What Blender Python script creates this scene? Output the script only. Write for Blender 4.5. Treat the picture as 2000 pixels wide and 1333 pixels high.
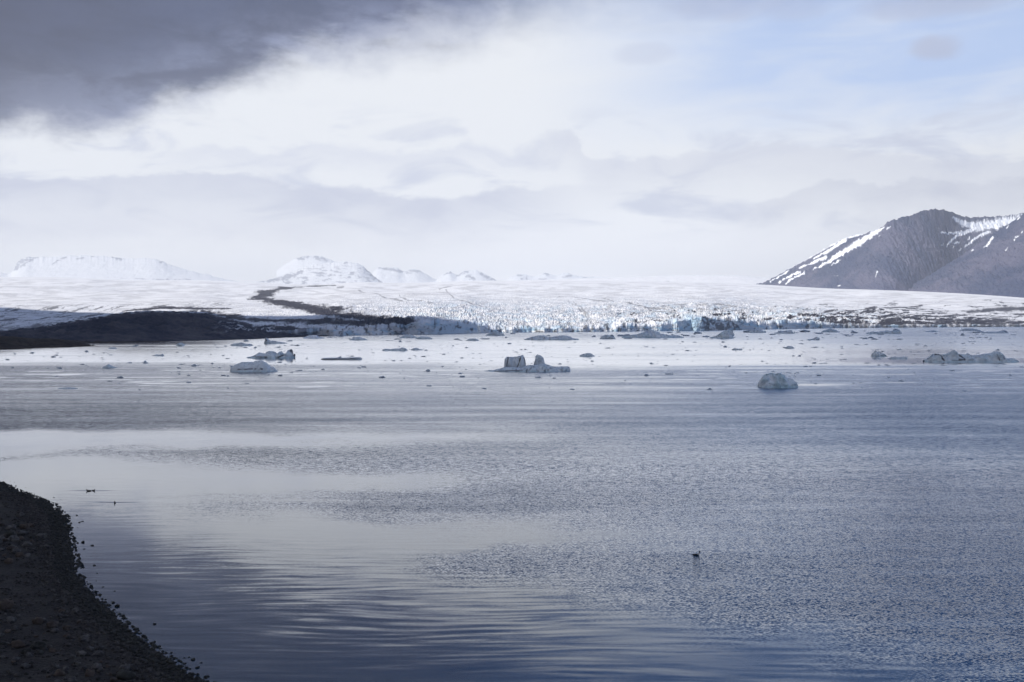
import bpy, math, random
import numpy as np
from mathutils import Vector

for o in list(bpy.data.objects):
    bpy.data.objects.remove(o, do_unlink=True)
SC = bpy.context.scene
C = SC.collection
PI = math.pi

# ------------------------------------------------------------------ camera
FPX, CAMZ, PITCH = 2222.0, 20.0, math.atan((666.5 - 628.0) / 2222.0)
cam_d = bpy.data.cameras.new("camera")
cam_d.lens = 36.0 * FPX / 2000.0
cam_d.sensor_width = 36.0
cam_d.clip_start, cam_d.clip_end = 0.5, 200000.0
cam = bpy.data.objects.new("camera", cam_d)
C.objects.link(cam)
cam.location = (0, 0, CAMZ)
cam.rotation_euler = (PI / 2 - PITCH, 0, 0)
SC.camera = cam

# ------------------------------------------------------------------ exposure
SC.view_settings.view_transform = 'Standard'
SC.view_settings.look = 'None'
SC.view_settings.gamma = 1.0
SC.view_settings.exposure = 0.2
SC.view_settings.use_curve_mapping = False
SC.cycles.use_denoising = True
SC.cycles.denoiser = 'OPENIMAGEDENOISE'
SC.cycles.denoising_input_passes = 'RGB_ALBEDO_NORMAL'
SC.cycles.max_bounces = 6
SC.cycles.volume_bounces = 3
SC.cycles.sample_clamp_indirect = 6.0

SUN_AZ = math.radians(-134.0)      # clockwise from the view axis (+Y): from the left and a little behind
SUN_EL = math.radians(38.0)
SUN_DIR = np.array([math.sin(SUN_AZ) * math.cos(SUN_EL), math.cos(SUN_AZ) * math.cos(SUN_EL), math.sin(SUN_EL)])
SUN_STRENGTH = 4.4
HAZE_DENSITY = 3.2e-5


def ray(px, py):
    """pixel of the 2000 px photograph -> (x/y, z/y) of its line of sight"""
    cx = (np.asarray(px, float) - 1000.0) / FPX
    cy = -(np.asarray(py, float) - 666.5) / FPX
    dy = math.cos(PITCH) + cy * math.sin(PITCH)
    dz = -math.sin(PITCH) + cy * math.cos(PITCH)
    return cx / dy, dz / dy


def on_water(px, py):
    u, w = ray(px, py)
    Y = -CAMZ / w
    return u * Y, Y


def azel(px, py):
    u, w = ray(px, py)
    return float(np.arctan(u)), float(np.arctan(w / np.sqrt(1 + u * u)))


# ------------------------------------------------------------------ node helper
class NT:
    def __init__(self, tree):
        self.t = tree
        self.n, self.l = tree.nodes, tree.links

    def put(self, sock, v):
        if hasattr(v, "links"):
            self.l.new(v, sock)
        else:
            try:
                sock.default_value = v
            except Exception:
                sock.default_value = tuple(v) + (1.0,)

    def m(self, op, a, b=None, c=None, clamp=False):
        n = self.n.new("ShaderNodeMath")
        n.operation = op
        n.use_clamp = clamp
        for i, v in enumerate((a, b, c)):
            if v is not None:
                self.put(n.inputs[i], v)
        return n.outputs[0]

    def add(self, a, b): return self.m('ADD', a, b)
    def sub(self, a, b): return self.m('SUBTRACT', a, b)
    def mul(self, a, b): return self.m('MULTIPLY', a, b)

    def mr(self, v, a, b, c=0.0, d=1.0, smooth=True):
        n = self.n.new("ShaderNodeMapRange")
        n.interpolation_type = 'SMOOTHSTEP' if smooth else 'LINEAR'
        for i, x in enumerate((v, a, b, c, d)):
            self.put(n.inputs[i], x)
        return n.outputs[0]

    def noise(self, vec, scale, detail=3.0, rough=0.55, dist=0.0, col=False):
        n = self.n.new("ShaderNodeTexNoise")
        n.noise_dimensions = '3D'
        self.put(n.inputs['Vector'], vec)
        n.inputs['Scale'].default_value = scale
        n.inputs['Detail'].default_value = detail
        n.inputs['Roughness'].default_value = rough
        n.inputs['Distortion'].default_value = dist
        return n.outputs['Color'] if col else n.outputs[0]

    def xyz(self, a, b, c):
        n = self.n.new("ShaderNodeCombineXYZ")
        for i, v in enumerate((a, b, c)):
            self.put(n.inputs[i], v)
        return n.outputs[0]

    def sep(self, v):
        n = self.n.new("ShaderNodeSeparateXYZ")
        self.put(n.inputs[0], v)
        return n.outputs[0], n.outputs[1], n.outputs[2]

    def mix(self, f, a, b, typ='MIX'):
        n = self.n.new("ShaderNodeMix")
        n.data_type = 'RGBA'
        n.blend_type = typ
        self.put(n.inputs[0], f)
        self.put(n.inputs[6], a)
        self.put(n.inputs[7], b)
        return n.outputs[2]

    def curve(self, x, pts):
        """piecewise smooth function of x through pts"""
        x0, x1 = pts[0][0], pts[-1][0]
        ys = [p[1] for p in pts]
        y0, y1 = min(ys), max(ys)
        if y1 - y0 < 1e-9:
            y1 = y0 + 1e-6
        xn = self.mr(x, x0, x1, 0, 1, smooth=False)
        n = self.n.new("ShaderNodeFloatCurve")
        cu = n.mapping.curves[0]
        while len(cu.points) > 2:
            cu.points.remove(cu.points[1])
        P = [((p[0] - x0) / (x1 - x0), (p[1] - y0) / (y1 - y0)) for p in pts]
        cu.points[0].location = P[0]
        cu.points[1].location = P[-1]
        for p in P[1:-1]:
            cu.points.new(*p)
        n.mapping.update()
        self.put(n.inputs['Value'], xn)
        return self.mr(n.outputs[0], 0, 1, y0, y1, smooth=False)

    def attr(self, name):
        n = self.n.new("ShaderNodeAttribute")
        n.attribute_name = name
        return n.outputs['Fac']

    def pos(self):
        return self.n.new("ShaderNodeNewGeometry").outputs['Position']


# ------------------------------------------------------------------ world: blue sky with cloud layers
def build_world():
    w = bpy.data.worlds.new("World")
    SC.world = w
    w.use_nodes = True
    t = NT(w.node_tree)
    t.n.clear()
    tc = t.n.new("ShaderNodeTexCoord")
    X, Y, Z = t.sep(tc.outputs['Generated'])
    az = t.m('ARCTAN2', X, Y)
    el = t.m('ARCSINE', Z)
    sky = t.n.new("ShaderNodeTexSky")
    sky.sky_type = 'NISHITA'
    sky.sun_disc = False
    sky.sun_elevation = SUN_EL
    sky.sun_rotation = SUN_AZ
    sky.air_density, sky.dust_density, sky.ozone_density = 1.0, 0.8, 1.4
    S = 10.0                                           # background strength is 0.1

    def col(r, g, b):
        f = lambda c: ((c / 255 / 12.92) if c < 10.3 else (((c / 255) + 0.055) / 1.055) ** 2.4) * S
        return (f(r), f(g), f(b), 1.0)
    # flowing coordinates: cloud texture stretched along the horizon
    flat = t.xyz(t.mul(az, 2.2), t.mul(el, 7.0), 0.0)
    puff = t.xyz(t.mul(az, 5.0), t.mul(el, 7.0), 3.7)
    n_edge = t.sub(t.noise(puff, 5.0, 6, 0.58, 0.3), 0.5)
    n_big = t.sub(t.noise(flat, 1.6, 4, 0.5, 0.4), 0.5)
    n_rag = t.sub(t.noise(t.xyz(t.mul(az, 4.0), t.mul(el, 9.0), 6.0), 11.0, 8, 0.66, 0.2), 0.5)
    n_mid = t.sub(t.noise(flat, 4.5, 5, 0.55, 0.8), 0.5)
    n_wisp = t.noise(t.xyz(t.mul(t.add(az, t.mul(el, -0.9)), 3.0), t.mul(el, 12.0), 9.1), 2.6, 6, 0.55, 0.5)

    def topcurve(pts):
        P = sorted(azel(*p) for p in pts)
        return t.curve(az, P)
    P1 = 1.0 / FPX
    # base white overcast
    base = t.mix(t.mr(el, azel(1000, 610)[1], azel(1000, 330)[1]), tuple(1.16 * v for v in col(234, 235, 240)), col(228, 231, 236))
    # clear blue toward the upper right
    blue = t.mix(0.72, t.mix(0.25, sky.outputs[0], col(176, 198, 238)), col(184, 203, 240))
    mb = t.mul(t.mr(t.add(az, t.mul(n_big, 0.12)), azel(980, 100)[0], azel(1560, 100)[0]),
               t.mr(t.add(el, t.mul(n_mid, 0.06)), azel(1500, 330)[1], azel(1500, 170)[1]))
    mb = t.mul(mb, t.mr(n_wisp, 0.3, 0.7, 1.0, 0.6))
    c = t.mix(mb, base, blue)
    # soft grey mottling between the layers
    mott = t.mul(t.mr(n_mid, -0.02, 0.2), t.mul(t.mr(el, azel(0, 470)[1], azel(0, 400)[1]), t.mr(el, azel(0, 150)[1], azel(0, 240)[1])))
    c = t.mix(t.mul(mott, 0.95), c, col(196, 202, 219))

    def band(c, pts, thick, strength, colr, x0=None, x1=None, soft=4.0, amp=0.012):
        top = topcurve(pts)
        e = t.add(el, t.add(t.mul(n_edge, amp), t.mul(n_rag, 0.016)))
        d = t.sub(top, e)                              # positive below the upper edge
        m = t.mul(t.mr(d, -soft * P1, soft * P1), t.mr(d, soft * P1, thick * P1, 1.0, 0.0))
        if x0 is not None:
            m = t.mul(m, t.mr(az, azel(x0[0], 300)[0], azel(x0[1], 300)[0]))
        if x1 is not None:
            m = t.mul(m, t.mr(az, azel(x1[0], 300)[0], azel(x1[1], 300)[0], 1.0, 0.0))
        return t.mix(t.mul(t.mul(m, t.mr(n_mid, -0.2, 0.2, 0.65, 1.0)), strength), c, colr)
    c = band(c, [(-900, 340), (0, 345), (200, 348), (350, 338), (500, 345), (590, 366), (650, 362), (720, 368), (830, 388),
                 (950, 374), (1100, 366), (1250, 372), (3000, 372)], 130, 0.95, col(192, 197, 214), x1=(940, 1230), soft=6.0)
    c = band(c, [(-900, 430), (0, 430), (400, 425), (600, 440), (800, 450), (3000, 450)], 70, 0.35, col(206, 209, 224),
             x1=(500, 900), soft=14)
    c = band(c, [(0, 290), (340, 296), (420, 290), (500, 300), (620, 285), (800, 296), (920, 280), (1000, 300), (3000, 300)],
             60, 0.6, col(200, 205, 221), x0=(250, 420), x1=(900, 1150), soft=7, amp=0.02)
    c = band(c, [(-200, 268), (1000, 300), (1080, 256), (1130, 275), (1180, 310), (1400, 297), (1520, 284), (1600, 288),
                 (1720, 300), (1850, 312), (2000, 312), (3000, 312)], 105, 0.8, col(203, 207, 220), x0=(1000, 1130), soft=6, amp=0.016)
    c = band(c, [(0, 420), (1400, 420), (1480, 396), (1560, 374), (1650, 350), (1700, 360), (1800, 347), (1880, 356), (2000, 354), (3000, 354)],
             95, 0.75, col(194, 198, 212), x0=(1380, 1560), soft=5, amp=0.018)
    # small grey scraps in the blue
    for (sx, sy, rx, ry, k) in ((1835, 92, 48, 24, 0.8), (1415, 12, 110, 26, 0.55), (1830, 10, 130, 24, 0.6), (1260, 105, 60, 20, 0.3), (1550, 14, 60, 26, 0.4)):
        a0, e0 = azel(sx, sy)
        dx = t.mul(t.sub(az, a0), 1 / (rx * P1))
        dy = t.mul(t.sub(el, e0), 1 / (ry * P1))
        d = t.add(t.add(t.mul(dx, dx), t.mul(dy, dy)), t.mul(n_edge, 2.2))
        c = t.mix(t.mul(t.mr(d, 0.0, 1.5, 1.0, 0.0), k), c, col(176, 184, 208))
    # heavy dark cloud, upper left, running overhead
    edge = topcurve([(-2500, 250), (-300, 262), (0, 262), (60, 250), (130, 262), (210, 260), (290, 232), (340, 212), (400, 200), (470, 172), (560, 142), (600, 124),
                     (700, 118), (800, 100), (880, 88), (960, 66), (1050, 38), (1200, -2), (1500, -30), (2400, -90)])
    soft = t.curve(az, [(azel(-400, 200)[0], 0.011), (azel(400, 200)[0], 0.016), (azel(900, 100)[0], 0.03), (azel(1500, 50)[0], 0.05), (azel(2600, 50)[0], 0.06)])
    d = t.add(t.sub(el, edge), t.add(t.mul(n_edge, 0.036), t.mul(n_rag, 0.016)))
    md = t.mr(t.m('DIVIDE', d, soft), -1.0, 1.6)
    deep = t.mr(t.add(d, t.mul(n_big, 0.05)), 0.0, 0.075)
    dk = t.mix(deep, col(136, 145, 175), col(74, 84, 116))
    dk = t.mix(t.mr(t.add(n_mid, t.add(t.mul(n_big, 0.7), t.mul(n_rag, 0.35))), -0.12, 0.2, 0.0, 0.75), dk, col(58, 66, 94))
    dk = t.mix(t.mr(az, azel(420, 100)[0], azel(-150, 100)[0], 0, 0.55), dk, col(58, 60, 80))
    dk = t.mix(t.mr(az, azel(800, 100)[0], azel(1400, 100)[0]), dk, col(112, 144, 200))
    c = t.mix(md, c, dk)
    # high overhead: broken grey cloud
    up = t.mr(t.add(el, t.mul(n_big, 0.15)), 0.24, 0.42)
    c = t.mix(up, c, t.mix(t.mr(n_mid, -0.1, 0.15), t.mix(t.mr(az, -0.36, 0.08), col(78, 86, 108), col(46, 82, 138)), t.mix(t.mr(az, -0.36, 0.08), col(108, 116, 138), col(75, 114, 176))))
    # below the horizon
    c = t.mix(t.mr(el, -0.004, -0.02), c, col(120, 128, 145))
    bg = t.n.new("ShaderNodeBackground")
    bg.inputs['Strength'].default_value = 0.1
    t.l.new(c, bg.inputs['Color'])
    out = t.n.new("ShaderNodeOutputWorld")
    t.l.new(bg.outputs[0], out.inputs['Surface'])
    w.cycles.sampling_method = 'MANUAL'
    w.cycles.sample_map_resolution = 1024


build_world()

# ------------------------------------------------------------------ sun
sd = bpy.data.lights.new("sun", 'SUN')
sd.energy = SUN_STRENGTH
sd.angle = math.radians(0.5)
sd.color = (1.0, 0.955, 0.9)
sun = bpy.data.objects.new("sun", sd)
C.objects.link(sun)
sun.location = (0, 0, 4000)
sun.rotation_euler = Vector(tuple(SUN_DIR)).to_track_quat('Z', 'Y').to_euler()


# ------------------------------------------------------------------ noise in numpy
_rng = np.random.default_rng(11)
_perm = np.concatenate([_rng.permutation(256)] * 3)
_g2 = np.stack([np.cos(np.arange(256) * 2 * PI / 256), np.sin(np.arange(256) * 2 * PI / 256)], 1)
_g3 = _rng.normal(size=(256, 3))
_g3 /= np.linalg.norm(_g3, axis=1)[:, None]


def _fade(t): return t * t * t * (t * (t * 6 - 15) + 10)


def perlin2(x, y, seed=0):
    x = np.asarray(x, float) + seed * 17.31
    y = np.asarray(y, float) + seed * 9.77
    xi, yi = np.floor(x).astype(int), np.floor(y).astype(int)
    xf, yf = x - xi, y - yi
    u, v = _fade(xf), _fade(yf)

    def g(i, j):
        h = _perm[(_perm[(xi + i) & 255] + yi + j) & 511]
        return _g2[h, 0] * (xf - i) + _g2[h, 1] * (yf - j)
    a = g(0, 0) + u * (g(1, 0) - g(0, 0))
    b = g(0, 1) + u * (g(1, 1) - g(0, 1))
    return (a + v * (b - a)) * 1.4


def perlin3(x, y, z, seed=0):
    x = np.asarray(x, float) + seed * 17.31
    y = np.asarray(y, float) + seed * 9.77
    z = np.asarray(z, float) + seed * 5.13
    xi, yi, zi = np.floor(x).astype(int), np.floor(y).astype(int), np.floor(z).astype(int)
    xf, yf, zf = x - xi, y - yi, z - zi
    u, v, w = _fade(xf), _fade(yf), _fade(zf)

    def g(i, j, k):
        h = _perm[(_perm[(_perm[(xi + i) & 255] + yi + j) & 511] + zi + k) & 511]
        return _g3[h, 0] * (xf - i) + _g3[h, 1] * (yf - j) + _g3[h, 2] * (zf - k)

    def lx(j, k):
        a = g(0, j, k)
        return a + u * (g(1, j, k) - a)
    a = lx(0, 0) + v * (lx(1, 0) - lx(0, 0))
    b = lx(0, 1) + v * (lx(1, 1) - lx(0, 1))
    return (a + w * (b - a)) * 1.5


def fbm2(x, y, o=4, seed=0, gain=0.5, lac=2.03):
    s, a, f = 0.0, 1.0, 1.0
    for k in range(o):
        s = s + a * perlin2(x * f, y * f, seed + k * 3)
        a *= gain
        f *= lac
    return s


def ridge2(x, y, o=4, seed=0, gain=0.5):
    s, a, f = 0.0, 1.0, 1.0
    for k in range(o):
        s = s + a * (1.0 - 2.0 * np.abs(perlin2(x * f, y * f, seed + k * 3)))
        a *= gain
        f *= 2.03
    return s


def fbm3(x, y, z, o=3, seed=0, gain=0.5):
    s, a, f = 0.0, 1.0, 1.0
    for k in range(o):
        s = s + a * perlin3(x * f, y * f, z * f, seed + k * 3)
        a *= gain
        f *= 2.03
    return s


def sstep(a, b, x):
    t = np.clip((x - a) / (b - a), 0, 1)
    return t * t * (3 - 2 * t)


def interp(x, pts):
    return np.interp(x, [p[0] for p in pts], [p[1] for p in pts])


def smooth_interp(x, pts):
    """monotone cubic-ish interpolation"""
    xs = np.array([p[0] for p in pts], float)
    ys = np.array([p[1] for p in pts], float)
    d = np.gradient(ys, xs)
    x = np.clip(x, xs[0], xs[-1])
    i = np.clip(np.searchsorted(xs, x) - 1, 0, len(xs) - 2)
    h = xs[i + 1] - xs[i]
    t = (x - xs[i]) / h
    return ((2 * t ** 3 - 3 * t ** 2 + 1) * ys[i] + (t ** 3 - 2 * t ** 2 + t) * h * d[i]
            + (-2 * t ** 3 + 3 * t ** 2) * ys[i + 1] + (t ** 3 - t ** 2) * h * d[i + 1])


def line_d(px, py, pts, ax=1.0):
    """distance to a polyline (px squeezed by ax) divided by its local half width"""
    best = np.full(np.shape(px), 1e9)
    for (x0, y0, w0), (x1, y1, w1) in zip(pts[:-1], pts[1:]):
        X, Y = (px - x0) * ax, py - y0
        vx, vy = (x1 - x0) * ax, y1 - y0
        t = np.clip((X * vx + Y * vy) / (vx * vx + vy * vy + 1e-9), 0, 1)
        d = np.hypot(X - t * vx, Y - t * vy) / (w0 + t * (w1 - w0))
        best = np.minimum(best, d)
    return best


# ------------------------------------------------------------------ mesh helpers
def link_mesh(name, co, faces, mat, parent=None, smooth=True, attrs=None):
    me = bpy.data.meshes.new(name)
    co = np.asarray(co, np.float32)
    faces = np.asarray(faces, np.int32)
    k = faces.shape[1]
    me.vertices.add(len(co))
    me.vertices.foreach_set("co", co.ravel())
    me.loops.add(faces.size)
    me.loops.foreach_set("vertex_index", faces.ravel())
    me.polygons.add(len(faces))
    me.polygons.foreach_set("loop_start", np.arange(0, faces.size, k, dtype=np.int32))
    me.polygons.foreach_set("loop_total", np.full(len(faces), k, np.int32))
    me.update(calc_edges=True)
    me.polygons.foreach_set("use_smooth", np.full(len(faces), smooth, bool))
    for an, av in (attrs or {}).items():
        a = me.attributes.new(an, 'FLOAT', 'POINT')
        a.data.foreach_set("value", np.asarray(av, np.float32).ravel())
    me.validate()
    if mat:
        me.materials.append(mat)
    o = bpy.data.objects.new(name, me)
    C.objects.link(o)
    if parent:
        o.parent = parent
    return o


def grid_faces(nr, nc, wrap=False):
    r = np.arange(nr - 1)[:, None]
    c = np.arange(nc if wrap else nc - 1)[None, :]
    c2 = (c + 1) % nc
    a = r * nc + c
    b = r * nc + c2
    return np.stack([a, b, b + nc, a + nc], -1).reshape(-1, 4)


def tag(o, label=None, cat=None, group=None, kind=None):
    if label: o['label'] = label
    if cat: o['category'] = cat
    if group: o['group'] = group
    if kind: o['kind'] = kind
    return o


def newmat(name):
    m = bpy.data.materials.new(name)
    m.use_nodes = True
    t = NT(m.node_tree)
    return m, t, t.n["Principled BSDF"]


# ------------------------------------------------------------------ materials
def mat_ice(name, clean, dirt, blue, rough=0.55, nscale=0.02, bump=0.0, bscale=1.0):
    m, t, b = newmat(name)
    p = t.pos()
    n = t.noise(p, nscale, 5, 0.6)
    c = t.mix(t.mr(n, 0.35, 0.7), clean, tuple(0.86 * v for v in clean[:3]) + (1,))
    c = t.mix(t.attr("blue"), c, blue)
    n2 = t.noise(p, nscale * 4, 4, 0.6)
    c = t.mix(t.attr("debris"), c, t.mix(n2, dirt, tuple(1.7 * v for v in dirt[:3]) + (1,)))
    t.put(b.inputs['Base Color'], c)
    b.inputs['Roughness'].default_value = rough
    b.inputs['Specular IOR Level'].default_value = 0.25
    if bump:
        bn = t.n.new("ShaderNodeBump")
        bn.inputs['Strength'].default_value = bump
        bn.inputs['Distance'].default_value = 1.0 / bscale
        t.l.new(t.noise(p, bscale, 4, 0.6), bn.inputs['Height'])
        t.l.new(bn.outputs[0], b.inputs['Normal'])
    return m


M_GLACIER = mat_ice("glacier_ice", (0.88, 0.885, 0.895, 1), (0.035, 0.034, 0.042, 1), (0.42, 0.62, 0.76, 1), 0.7, 0.01)
M_BERG = mat_ice("iceberg_ice", (0.80, 0.84, 0.86, 1), (0.05, 0.05, 0.055, 1), (0.48, 0.64, 0.70, 1), 0.42, 0.25, 0.6, 1.3)
M_FLOE = mat_ice("floe_ice", (0.52, 0.57, 0.61, 1), (0.10, 0.11, 0.12, 1), (0.36, 0.46, 0.53, 1), 0.5, 0.3)


def mat_rock(name, c0, c1, snow=(0.84, 0.87, 0.91, 1), scale=0.004, rough=0.9, snow_attr=True, sharp=(0.4, 0.62)):
    m, t, b = newmat(name)
    p = t.pos()
    n = t.noise(p, scale, 8, 0.62, 0.4)
    c = t.mix(t.mr(n, *sharp), c0, c1)
    if snow_attr:
        c = t.mix(t.attr("snow"), c, snow)
    t.put(b.inputs['Base Color'], c)
    b.inputs['Roughness'].default_value = rough
    b.inputs['Specular IOR Level'].default_value = 0.15
    return m


M_MOUNT = mat_rock("mountain_rock", (0.060, 0.076, 0.135, 1), (0.114, 0.118, 0.178, 1), scale=0.003)  # blue of the hazy air is mixed into the rock colour
M_FAR = mat_rock("far_mountain_rock", (0.08, 0.10, 0.16, 1), (0.13, 0.15, 0.22, 1), snow=(0.73, 0.755, 0.80, 1), scale=0.001)  # haze fade put into the colours: bluish rock, snow toned down toward the sky
M_MORAINE = mat_rock("moraine_gravel", (0.032, 0.035, 0.052, 1), (0.105, 0.098, 0.105, 1), scale=0.022, sharp=(0.36, 0.72))
M_SPIT = mat_rock("spit_gravel", (0.026, 0.02, 0.017, 1), (0.055, 0.042, 0.032, 1), scale=0.06, snow_attr=False)


def mat_beach():
    m, t, b = newmat("beach_gravel")
    p = t.pos()
    v = t.n.new("ShaderNodeTexVoronoi")
    v.inputs['Scale'].default_value = 5.0
    t.put(v.inputs['Vector'], p)
    n = t.noise(p, 0.35, 5, 0.6)
    c = t.mix(t.mr(n, 0.35, 0.68), (0.017, 0.0155, 0.015, 1), (0.037, 0.032, 0.028, 1))
    c = t.mix(0.35, c, t.mix(t.mr(t.noise(p, 7.0, 2, 0.5), 0.4, 0.7), (0.011, 0.011, 0.011, 1), (0.065, 0.058, 0.05, 1)))
    t.put(b.inputs['Base Color'], c)
    b.inputs['Roughness'].default_value = 0.85
    b.inputs['Specular IOR Level'].default_value = 0.2
    bn = t.n.new("ShaderNodeBump")
    bn.inputs['Strength'].default_value = 0.8
    bn.inputs['Distance'].default_value = 0.12
    t.l.new(t.add(t.noise(p, 4.0, 5, 0.65), t.mul(v.outputs['Distance'], 0.6)), bn.inputs['Height'])
    t.l.new(bn.outputs[0], b.inputs['Normal'])
    return m


M_BEACH = mat_beach()


def mat_stone(name, c0, c1):
    m, t, b = newmat(name)
    p = t.pos()
    oi = t.n.new("ShaderNodeObjectInfo")
    c = t.mix(oi.outputs['Random'], c0, c1)
    c = t.mix(t.mul(t.mr(t.noise(p, 5.0, 4, 0.6), 0.4, 0.7), 0.5), c, tuple(1.9 * x for x in c1[:3]) + (1,))
    vc = t.n.new("ShaderNodeTexVoronoi")
    vc.inputs['Scale'].default_value = 3.0
    t.put(vc.inputs['Vector'], p)
    vx, _, _ = t.sep(vc.outputs['Color'])
    c = t.mix(t.mul(t.mr(vx, 0.45, 1.0), 0.7), c, tuple(1.6 * x for x in c1[:3]) + (1,))
    b.inputs['Roughness'].default_value = 0.8
    b.inputs['Specular IOR Level'].default_value = 0.3
    t.put(b.inputs['Base Color'], c)
    bn = t.n.new("ShaderNodeBump")
    bn.inputs['Strength'].default_value = 0.5
    bn.inputs['Distance'].default_value = 0.04
    t.l.new(t.noise(p, 11.0, 4, 0.6), bn.inputs['Height'])
    t.l.new(bn.outputs[0], b.inputs['Normal'])
    return m


M_STONE = mat_stone("grey_stone", (0.018, 0.018, 0.02, 1), (0.07, 0.065, 0.06, 1))
M_STONE_BROWN = mat_stone("brown_stone", (0.026, 0.021, 0.018, 1), (0.055, 0.042, 0.033, 1))
M_STONE_WET = mat_stone("wet_stone", (0.011, 0.0115, 0.0105, 1), (0.026, 0.026, 0.022, 1))

WAKES = [on_water(177, 959.5), on_water(225, 982.5), on_water(1360, 1085)]


def mat_water():
    m, t, b = newmat("lagoon_water")
    p = t.pos()
    x, y, _ = t.sep(p)
    rip = t.attr("ripple")
    dist = t.m('SQRT', t.add(t.mul(x, x), t.mul(y, y)))
    # wind ripples: short crests, several sizes so that they still read far out
    c1 = t.noise(t.xyz(t.mul(x, 0.6), y, 0.0), 9.5, 1.5, 0.5, 0.0, True)
    c2 = t.noise(t.xyz(t.mul(x, 0.6), y, 5.0), 1.5, 1.5, 0.5, 0.0, True)
    c3 = t.noise(t.xyz(t.mul(x, 0.6), y, 9.0), 0.42, 1.5, 0.5, 0.0, True)
    a1, b1, _ = t.sep(c1)
    a2, b2, _ = t.sep(c2)
    a3, b3, _ = t.sep(c3)
    k2, k3 = t.mr(dist, 80, 240, 0.12, 0.75), t.mr(dist, 220, 600, 0.0, 0.45)
    f1, f2, f3 = t.sub(b1, 0.5), t.mul(t.sub(b2, 0.5), k2), t.mul(t.sub(b3, 0.5), k3)
    fs = t.add(t.add(f1, f2), f3)
    # at grazing angles only the faces of the waves turned to the shore are seen: crested, one-sided slopes far out
    face = t.mr(dist, 60, 270)
    fs = t.add(t.mul(fs, t.sub(1.0, face)), t.mul(t.m('ABSOLUTE', fs), face))
    f1 = t.add(t.mul(f1, t.sub(1.0, face)), t.mul(t.m('ABSOLUTE', f1), face))
    sx = t.mul(rip, t.add(t.mul(t.sub(a1, 0.5), 0.8), t.mul(t.sub(a2, 0.5), t.mul(k2, 0.7))))
    sy = t.mul(rip, t.mul(fs, t.mr(dist, 180, 420, 1.9, 1.45)))
    # far out the calm water still carries a fine chop
    chop = t.mr(dist, 230, 700, 0.0, 0.15)
    sy = t.add(sy, t.mul(f1, chop))
    sx = t.add(sx, t.mul(t.sub(a1, 0.5), t.mul(chop, 0.7)))
    # long low waves running to the shore
    warp = t.mul(t.sub(t.noise(t.xyz(t.mul(x, 0.05), t.mul(y, 0.1), 2.0), 1.0, 2, 0.5), 0.5), 4.0)
    s1 = t.sub(t.noise(t.xyz(t.mul(x, 0.11), t.add(y, warp), 8.0), 1.5, 2.0, 0.5), 0.5)
    sy = t.add(sy, t.mul(t.mul(s1, t.mr(dist, 72, 118, 0.13, 0.025)), t.mr(rip, 0.0, 0.02, 0.3, 1.0)))
    # rings around the ducks
    for (wx, wy) in WAKES:
        dx, dy = t.m('ABSOLUTE', t.sub(x, wx)), t.sub(y, wy)
        ln = t.m('ABSOLUTE', t.sub(dy, t.add(0.15, t.mul(dx, 0.12))))          # two arms of a faint wake
        sy = t.add(sy, t.mul(t.mul(t.mr(ln, 0.0, 0.45, 1.0, 0.0), t.mr(dx, 0.2, 4.0, 1.0, 0.0)), 0.03))
    nrm = t.n.new("ShaderNodeVectorMath")
    nrm.operation = 'NORMALIZE'
    t.put(nrm.inputs[0], t.xyz(t.mul(sx, -1.0), t.mul(sy, -1.0), 1.0))
    t.l.new(nrm.outputs[0], b.inputs['Normal'])
    # murky shallows along the beach, bluer meltwater farther out
    t.put(b.inputs['Base Color'], t.mix(t.mr(t.add(x, t.mul(y, 0.25)), -15, 60), (0.011, 0.028, 0.046, 1), (0.017, 0.071, 0.145, 1)))
    rg = t.mr(rip, 0.0, 1.0, 0.06, 0.1, smooth=False)
    t.put(b.inputs['Roughness'], rg)
    b.inputs['IOR'].default_value = 1.333
    # second glossy layer added to brighten the water's reflection, strongest far out
    t.put(b.inputs['Coat Weight'], t.mr(dist, 230, 600, 0.48, 1.0))
    b.inputs['Specular Tint'].default_value = (0.70, 0.87, 1.0, 1)
    b.inputs['Coat IOR'].default_value = 1.333
    t.put(b.inputs['Coat Roughness'], rg)
    t.l.new(nrm.outputs[0], b.inputs['Coat Normal'])
    return m


M_WATER = mat_water()


def mat_cloud():
    m = bpy.data.materials.new("cloud_vapour")
    m.use_nodes = True
    t = NT(m.node_tree)
    t.n.remove(t.n["Principled BSDF"])
    d = t.n.new("ShaderNodeBsdfDiffuse")
    d.inputs[0].default_value = (0.86, 0.88, 0.92, 1)
    tr = t.n.new("ShaderNodeBsdfTranslucent")
    tr.inputs[0].default_value = (0.86, 0.88, 0.92, 1)
    mx = t.n.new("ShaderNodeMixShader")
    mx.inputs[0].default_value = 0.7
    t.l.new(d.outputs[0], mx.inputs[1])
    t.l.new(tr.outputs[0], mx.inputs[2])
    t.l.new(mx.outputs[0], t.n["Material Output"].inputs['Surface'])
    return m


M_CLOUD = mat_cloud()

# ------------------------------------------------------------------ lake bed / ground sheet
def build_ground():
    m, t, b = newmat("silt")
    b.inputs['Base Color'].default_value = (0.06, 0.06, 0.062, 1)
    b.inputs['Roughness'].default_value = 0.9
    s = 32000.0
    o = link_mesh("ground", [(-s, -4000, -6), (s, -4000, -6), (s, 36500, -6), (-s, 36500, -6)], [(0, 1, 2, 3)], m, smooth=False)
    tag(o, kind='structure')


build_ground()

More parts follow.
